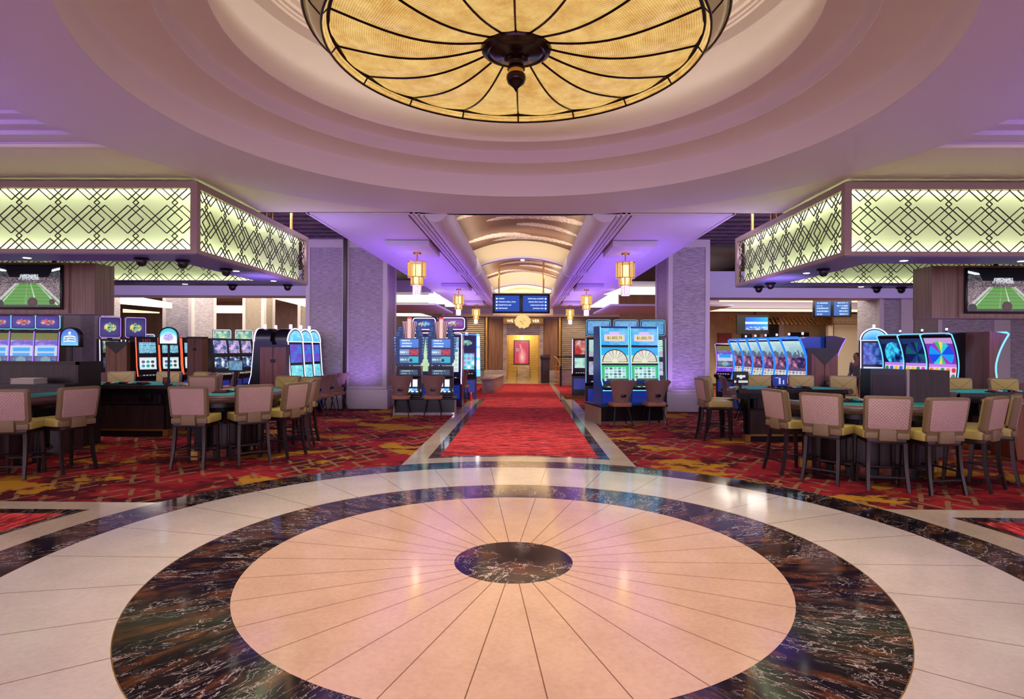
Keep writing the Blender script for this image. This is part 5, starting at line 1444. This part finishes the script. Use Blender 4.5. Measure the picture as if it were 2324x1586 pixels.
# tall violet machines behind them
def violet_slot(label, fn, tfn):
    prof = [(.2, 0), (.2, .62), (.26, .70), (.20, 1.0), (.16, 1.92)]
    t = slot(label, .62, prof, [(.94, 1.86, .22, fn, 22, 40)], 'cab_violet', 'neon_pink', (.62, 1.94), deck=.80)
    M().prism(rrect(-.42, .30, 2.03, 2.42, .08), 'y', -.10, .08).build('topper', 'cab_violet', t, bevel=.01)
    picture('top_screen', lambda u, v: (.22 - .54 * u, .084, 2.09 + .26 * v), 18, 10, tfn, t)
    M().tube([(x, .085, z) for x, z in rrect(-.36, .25, 2.07, 2.38, .07)], .013, 6, True).build('topper_neon', 'neon_pink', t)
    M().box(-.1, .1, -.08, .04, 1.9, 2.05).build('topper_neck', 'cab_violet', t, smooth=False)
    return t
def pic_candy(u, v):
    if v > .78: return lerp((.85, .8, .75), (.3, .65, .85), hsh(int(u * 5), int(v * 22), 2))
    if v > .68: return (.6, .65, .95)
    return symgrid(u, v / .68, 3, 5, (.88, .95, .93), 5, [(.75, .85, .85), (.2, .6, .65), (.85, .6, .75), (.6, .7, .75)])
t = violet_slot('tall violet slot with a pink-edged top sign, behind the right crown slot', pic_candy, pic_logo((.70, .30, .80), (.85, .9, .85), (.5, .45, .35), 3))
t.location = (-1.90, 16.35, 0); t.rotation_euler = (0, 0, PI)
t = violet_slot('tall violet slot between the two crown slots, farther back', pic_noise((.8, .9, .85), (.7, .85, .6), 7, 5, 8), pic_logo((.1, .3, .75), (.4, .75, .9), (.9, .7, .4), 8))
t.location = (-2.72, 16.6, 0); t.rotation_euler = (0, 0, PI)
t = slot('slim slot with white reels seen between the left pillar and the crown slot', .62, cprof(1.84, .1, .25), [(.9, 1.76, .25, pic_noise((.08, .08, .1), (.85, .8, .75), 4, 4, 8), 12, 20)], 'black_plastic', 'neon_violet', (.8, 1.84))
t.location = (-3.75, 17.35, 0); t.rotation_euler = (0, 0, PI + .3)
# blue machine with a lit column at its side
t = slot('blue slot with three white lamps down its side, at the left edge of the runner', .62, [(.2, 0), (.2, .62), (.26, .70), (.2, 1.0), (.14, 1.95)], [(1.56, 1.90, .27, pic_logo((.08, .08, .45), (.5, .8, .8), (.6, .75, .5), 2), 20, 12), (.92, 1.46, .27, lambda u, v: (.04, .05, .3) if (u < .08 or u > .92 or v > .9) else (symgrid(u, v, 4, 4, (.55, .85, .9), 6, [(.75, .5, .8), (.3, .7, .8), (.9, .95, .95)])), 22, 20)], 'cab_violet', 'neon_blue', (.70, 1.95))
t.location = (-1.72, 18.75, 0); t.rotation_euler = (0, 0, PI + .12)
t.scale = (1, 1, 1)
for i in range(3):
    M().box(-.40, -.315, .02, .12, .92 + i * .36, 1.20 + i * .36).build('side_lamp', 'bulb', t, bevel=.02)
M().prism([(-.43, .7), (-.31, .7), (-.31, 2.02), (-.40, 2.0)], 'y', -.1, .10).build('side_column', 'neon_cyan', t, smooth=False)
M().box(-.04, .04, -.02, .02, 1.96, 2.05).build('candle_lamp', 'neon_white', t, bevel=.01)

# --- centre right bank: two big wheel machines on a black counter
def pic_jackpot(u, v):
    if .12 < u < .88 and .22 < v < .62:
        if .18 < u < .82 and .28 < v < .56: return (.92, .86, .62)
        return (.88, .8, .92)
    if .3 < u < .7 and v < .8 and v > .6: return (.85, .75, .95)
    return lerp((.1, .6, .92), (.65, .85, .95), fbm(u * 5, v * 4, 3))
def pic_fan(u, v):
    d = math.hypot((u - .5) * 2.0, (v - .12) * 1.25)
    if d < .95 and v > .08:
        a = math.atan2(v - .12, u - .5) / PI
        if d > .88: return (.15, .12, .1)
        if d < .22: return (.9, .9, .75)
        k = int(a * 13)
        f = a * 13 - k
        return (.55, .45, .55) if f < .16 else [(.92, .90, .74), (.90, .82, .80), (.84, .92, .86)][k % 3]
    return (.12, .68, .92) if v > .5 else (.85, .86, .72)
def pic_green(u, v):
    if .10 < u < .90 and .16 < v < .88:
        c = symgrid((u - .1) / .8, (v - .16) / .72, 5, 4, (.78, .93, .88), 11, [(.35, .6, .7), (.5, .75, .75), (.3, .35, .45), (.7, .85, .9)]); return c
    if v < .14: return (.2, .2, .25) if hsh(int(u * 12), 1) > .5 else (.75, .85, .8)
    return (.16, .72, .45)
def wheel_slot(label):
    t = thing('slot_machine', label, 'slot machine', (0, 0, 0), 0, 'two wide wheel slots right of the runner')
    W = .65; zb = .40
    prof = [(.24, zb), (.24, .74), (.32, .78), (.20, .92), (.17, 1.24), (.14, 1.62), (.10, 2.06)]
    M().prism([(-.30, zb)] + prof + [(-.30, 2.06)], 'x', -W / 2, W / 2).build('cabinet', 'cab_blue', t, smooth=False)
    for z0, z1, fn, nx, ny in ((1.66, 2.02, pic_jackpot, 90, 60), (1.27, 1.61, pic_fan, 130, 90), (.90, 1.23, pic_green, 90, 60)):
        picture('screen', lambda u, v: (.30 - .60 * u, prof_at(prof, z0 + (z1 - z0) * v) + .008, z0 + (z1 - z0) * v), nx, ny, fn, t)
    me = text_mesh('$1,002.73', .085); me.materials.clear(); me.materials.append(MATS['black_plastic'])
    me.transform(Matrix.Rotation(PI, 4, 'Z') @ Matrix.Rotation(PI / 2, 4, 'X')); o = link('jackpot_digits', me, t); o.location = (0, prof_at(prof, 1.81) + .014, 1.81)
    for z in (1.635, 1.25):
        M().box(-.31, .31, prof_at(prof, z) - .01, prof_at(prof, z) + .014, z - .014, z + .014).build('divider', 'black_metal', t, smooth=False)
    for sx in (-1, 1):
        M().tube([(sx * .315, prof_at(prof, z) + .012, z) for z in (.80, .92, 1.24, 1.62, 2.05)], .013, 6).build('neon_edge', 'neon_cyan', t)
    M().prism([(.22, .74), (.44, .72), (.45, .77), (.22, .86)], 'x', -.32, .32).build('button_deck', 'black_metal', t, smooth=False)
    mm = M()
    for x in (-.22, -.11, 0, .11, .22): mm.box(x - .03, x + .03, .36, .41, .775, .79)
    mm.build('buttons', 'letter_white', t, smooth=False)
    M().box(-.30, .30, .235, .25, .44, .70).build('belly_panel', 'belly_blue', t, smooth=False)
    M().tube([(-.30, .26, .70), (.30, .26, .70)], .012, 6).build('belly_neon', 'neon_cyan', t)
    return t
CXR, CYR, CR = 2.27, 13.30, R(12)
P = wheel_slot('wide blue slot with a fan wheel picture, nearer the red runner')
P.location = onbank(CXR, CYR, CR, -.335, -.10); P.rotation_euler = (0, 0, PI + CR)
dup(P, onbank(CXR, CYR, CR, .335, -.10), PI + CR, 'wide blue slot with a fan wheel picture, nearer the right pillar')
counter('black counter carrying the two wide wheel slots right of the runner', (CXR, CYR, 0), CR, 1.46, 1.05, .40)
def pic_dial(u, v):
    if v < .3: return pic_noise((.75, .6, .7), (.6, .8, .85), 4, 5, 5)(u, v)
    a = math.atan2(v - .62, u - .4); return (.85, .92, .85) if int(a * 9) % 2 else (.45, .72, .68)
P = slant_slot('x', .64, 1.86, pic_dial, pic_noise((.7, .8, .85), (.6, .5, .65), 4, 6, 6), 'black_metal', 'neon_dim', pic_noise((.15, .45, .75), (.25, .65, .75), 6, 9, 7), .46, 'neon_dim', .32)
slot_row(P, [(1.92, 15.3, 266, 'slot with a bluish top screen behind the wheel slots, nearest the runner'), (2.60, 15.29, 266, 'slot behind the wheel slots showing only its top screen, the middle one'), (3.27, 15.28, 266, 'slot behind the wheel slots showing only its top screen, by the right pillar')], 'three top-screen slots behind the wheel slots')
t = slant_slot('narrow red-sided slot farthest back at the right edge of the runner', .62, 1.90, pic_noise((.7, .15, .12), (.85, .8, .75), 3, 4, 3), pic_noise((.75, .9, .85), (.5, .75, .7), 5, 5, 5), 'black_plastic', 'neon_pink')
t.location = (1.98, 20.4, 0); t.rotation_euler = (0, 0, PI - .1)

# --- wooden end panels of the slot banks
def end_panel(label, loc, rot, w, h, m_, d=.5, vtop=True):
    t = thing('bank_end_panel', label, 'panel', loc, rot)
    M().box(-w / 2, -.006, 0, d, 0, h).build('panel_leaf', m_, t, smooth=False)
    M().box(.006, w / 2, 0, d, 0, h).build('panel_leaf', m_, t, smooth=False)
    if vtop: M().prism([(-w / 2, h), (w / 2, h), (w / 2, h - .08), (0, h - .34), (-w / 2, h - .08)], 'y', -.012, -.001).build('dark_cap', 'black_plastic', t, smooth=False)
    else: M().box(-w / 2 - .01, w / 2 + .01, -.01, d, h, h + .05).build('dark_cap', 'black_plastic', t, smooth=False)
    M().box(-.05, .05, -.015, 0, h - .34, h - .27).build('latch_plate', 'black_metal', t, smooth=False) if not vtop else None
    return t
end_panel('wooden end panel with a dark V cap beside the red trio at left', (-11.28, 16.75, 0), 0, .60, 1.70, 'wood_panel', .25)
end_panel('reddish wooden end panel beside the arch-topped slots by the left pillar', (-5.50, 13.40, 0), 0, .58, 1.58, 'wood_brown', .2, False)
end_panel('dark wooden end panel with a rounded foot beside the black trio', (-9.22, 17.0, 0), R(-8), .46, 1.80, 'wood_brown', .25, False)
end_panel('double wooden end panel with a dark V cap, near end of the right row', (6.10, 12.30, 0), 0, .52, 1.62, 'wood_brown', .2)
end_panel('dark wooden end panel between the small violet pair and the blue row', (7.55, 18.2, 0), 0, .5, 1.72, 'wood_brown', .4, False)

# ================================================================== SLOT CHAIRS
def slot_chair():
    t = thing('slot_chair', 'x', 'chair', (0, 0, 0), 0, 'winged leather slot chairs')
    def back(u, v):
        s_ = 2 * u - 1; e = abs(s_)
        w = .155 + .03 * v + .10 * v ** 2
        zz = .41 + .53 * v
        if v < .2: zz += .05 * e ** 4 * (1 - v / .2)
        if v > .8: zz += (v - .8) / .2 * (.02 * e - .055 * max(0, e - .72) / .28)
        return (s_ * w, -.19 - .11 * v - .05 * max(0, v - .7) + .13 * s_ * s_ * (1 - .35 * v), zz)
    M().shell(back, 16, 16, (0, .045, 0)).build('backrest', 'leather_dark', t)
    M().box(-.055, .055, -.262, -.225, .60, .66).build('handle_slot', 'black_plastic', t, bevel=.006)
    M().prism(rrect(-.21, .21, -.20, .24, .08), 'z', .40, .48).build('seat', 'seat_tan', t, bevel=.02)
    for sx in (-1, 1):
        M().tube([(sx * .13, -.12, .41), (sx * .20, -.26, 0)], .013, 8).build('leg', 'black_metal', t)
        M().tube([(sx * .13, .12, .41), (sx * .20, .24, 0)], .013, 8).build('leg', 'black_metal', t)
    return t
SCH = [None]
def place_chair(x, y, face, label):
    rz = R(face) - PI / 2
    if SCH[0] is None:
        SCH[0] = slot_chair(); SCH[0].location = (x, y, 0); SCH[0].rotation_euler = (0, 0, rz); SCH[0]['label'] = label
    else: dup(SCH[0], (x, y, 0), rz, label)
for a in ((-2.76, 13.95, 96, 'winged leather chair in front of the crown slot by the left pillar'), (-2.03, 14.02, 96, 'winged leather chair in front of the crown slot nearer the runner'),
          (2.05, 12.58, 97, 'winged leather chair in front of the wheel slot nearer the runner'), (2.78, 12.72, 97, 'winged leather chair in front of the wheel slot by the right pillar'),
          (-4.72, 13.55, 165, 'nearest of the three leather chairs in profile at the foot of the left pillar'), (-4.68, 14.3, 165, 'middle of the three leather chairs in profile at the foot of the left pillar'), (-4.62, 15.0, 165, 'leather chair in profile closest to the left pillar, last of three'),
          (-1.78, 17.85, 80, 'small dark chair in front of the blue slot with side lamps'), (-8.2, 16.9, 200, 'dark chair with a pale back beside the black slot trio'), (-7.75, 17.6, 205, 'second dark chair beside the black slot trio'),
          (-10.2, 14.6, 120, 'white-backed chair catching light behind the left game sign'), (-7.4, 14.9, 60, 'dark chair behind the wood end panel of the arch slots'),
          (5.05, 13.6, -10, 'dark chair before the blue slot row, left of the crest screen'), (5.0, 14.5, -10, 'second dark chair before the blue slot row'), (7.75, 13.0, 200, 'violet-lit chair left of the right podium'),
          (9.9, 12.3, 100, 'dark chair at the right edge by the profile slot')):
    place_chair(*a)

# a few glasses of the near furniture: screen tablet between the left tables
mini_t = thing('bar_screen', 'bluish game tablet between the left stools and the slot trio', 'monitor', (-6.9, 14.6, 1.12), R(8))
M().box(-.17, .17, -.02, .02, -.13, .13).build('casing', 'black_plastic', mini_t, bevel=.006)
picture('screen', lambda u, v: (-.155 + .31 * u, -.023, -.11 + .22 * v), 18, 12, pic_noise((.3, .45, .6), (.45, .65, .75), 3, 9, 6), mini_t)
M().tube([(0, 0, -.13), (0, 0, -1.1)], .04, 10).build('pedestal', 'black_metal', mini_t)
M().disc(.16, -1.12, -1.10, 20).build('base_plate', 'black_metal', mini_t)

# tiny red lamp cone on the floor by the blue slot
t = thing('warning_lamp', 'small glowing red cone lamp on the floor by the blue slot', 'lamp', (-1.52, 18.2, 0))
M().lathe([(0, .20), (.02, .19), (.045, .04), (.065, .025), (.065, 0), (0, 0)], 16).build('cone', 'cone_red', t)
M().lathe([(0, .245), (.018, .24), (.022, .20), (0, .195)], 12).build('tip', 'candle_red', t)
# ================================================================== PERSON at the far right
def person():
    t = thing('person', 'person in a grey jacket and dark trousers standing far back at right', 'person', (9.31, 17.0, 0), R(120)); t.scale = (.88, .88, .88)
    J = {'pelvis': (0, 0, .88), 'waist': (0, .01, 1.04), 'chest': (0, .03, 1.26), 'neck': (0, .05, 1.43), 'head': (0, .08, 1.52),
         'shL': (-.17, .03, 1.36), 'elL': (-.22, .0, 1.10), 'wrL': (-.20, .14, .92), 'hdL': (-.19, .17, .86),
         'shR': (.17, .03, 1.36), 'elR': (.22, .0, 1.10), 'wrR': (.20, .16, .94), 'hdR': (.19, .19, .88),
         'hpL': (-.09, 0, .84), 'knL': (-.10, .03, .46), 'anL': (-.10, -.02, .07), 'toL': (-.10, .13, .03),
         'hpR': (.09, 0, .84), 'knR': (.10, .06, .46), 'anR': (.10, .05, .07), 'toR': (.10, .20, .03)}
    E = [('pelvis', 'waist'), ('waist', 'chest'), ('chest', 'neck'), ('neck', 'head'), ('chest', 'shL'), ('shL', 'elL'), ('elL', 'wrL'), ('wrL', 'hdL'), ('chest', 'shR'), ('shR', 'elR'), ('elR', 'wrR'), ('wrR', 'hdR'),
         ('pelvis', 'hpL'), ('hpL', 'knL'), ('knL', 'anL'), ('anL', 'toL'), ('pelvis', 'hpR'), ('hpR', 'knR'), ('knR', 'anR'), ('anR', 'toR')]
    RAD = dict(pelvis=.13, waist=.12, chest=.14, neck=.055, head=.05, shL=.065, shR=.065, elL=.045, elR=.045, wrL=.032, wrR=.032, hdL=.03, hdR=.03, hpL=.09, hpR=.09, knL=.06, knR=.06, anL=.045, anR=.045, toL=.035, toR=.035)
    def skin(keys, edges, grow, name, m_, root):
        me = bpy.data.meshes.new(name); idx = {k: i for i, k in enumerate(keys)}
        me.from_pydata([J[k] for k in keys], [(idx[a], idx[b_]) for a, b_ in edges], [])
        o = bpy.data.objects.new(name, me); COL.objects.link(o)
        md = o.modifiers.new('skin', 'SKIN'); sd = o.modifiers.new('sub', 'SUBSURF'); sd.levels = 2; sd.render_levels = 2
        for k in keys:
            r = RAD[k] + grow; me.skin_vertices[0].data[idx[k]].radius = (r, r)
        me.skin_vertices[0].data[idx[root]].use_root = True
        me.materials.append(MATS[m_]); o.parent = t
        return o
    skin(list(J), E, 0, 'body', 'skin', 'pelvis')
    up = ['waist', 'chest', 'shL', 'elL', 'wrL', 'shR', 'elR', 'wrR', 'pelvis']
    skin(up, [e for e in E if e[0] in up and e[1] in up], .016, 'jacket', 'jacket', 'pelvis')
    lo = ['pelvis', 'hpL', 'knL', 'anL', 'hpR', 'knR', 'anR']
    skin(lo, [e for e in E if e[0] in lo and e[1] in lo], .014, 'trousers', 'trousers', 'pelvis')
    hd = M().lathe([(.0, -.13), (.045, -.125), (.065, -.09), (.078, -.02), (.082, .04), (.07, .09), (.04, .115), (0, .12)], 18).xf(Matrix.Translation((0, .09, 1.58)) @ Matrix.Scale(1.12, 4, (0, 1, 0)))
    hd.add([(-.014, .17, 1.565), (.014, .17, 1.565), (0, .175, 1.60), (0, .20, 1.565)], [(0, 1, 3), (1, 2, 3), (2, 0, 3)])
    h = hd.build('head', 'skin', t)
    for sx in (-1, 1):
        M().lathe([(0, -.02), (.012, -.012), (.015, 0), (.012, .012), (0, .02)], 8).xf(Matrix.Translation((sx * .083, .085, 1.575))).build('ear', 'skin', h)
        M().lathe([(0, -.007), (.008, 0), (0, .007)], 8).xf(Matrix.Translation((sx * .03, .178, 1.595))).build('eye', 'black_plastic', h)
    M().box(-.022, .022, .165, .176, 1.527, 1.535).build('mouth', 'card_red', h)
    M().lathe([(.086, .0), (.090, .05), (.078, .10), (.045, .128), (0, .135)], 18).xf(Matrix.Translation((0, .075, 1.58)) @ Matrix.Scale(1.12, 4, (0, 1, 0))).build('hair', 'hair_brown', t)
    return t
person()
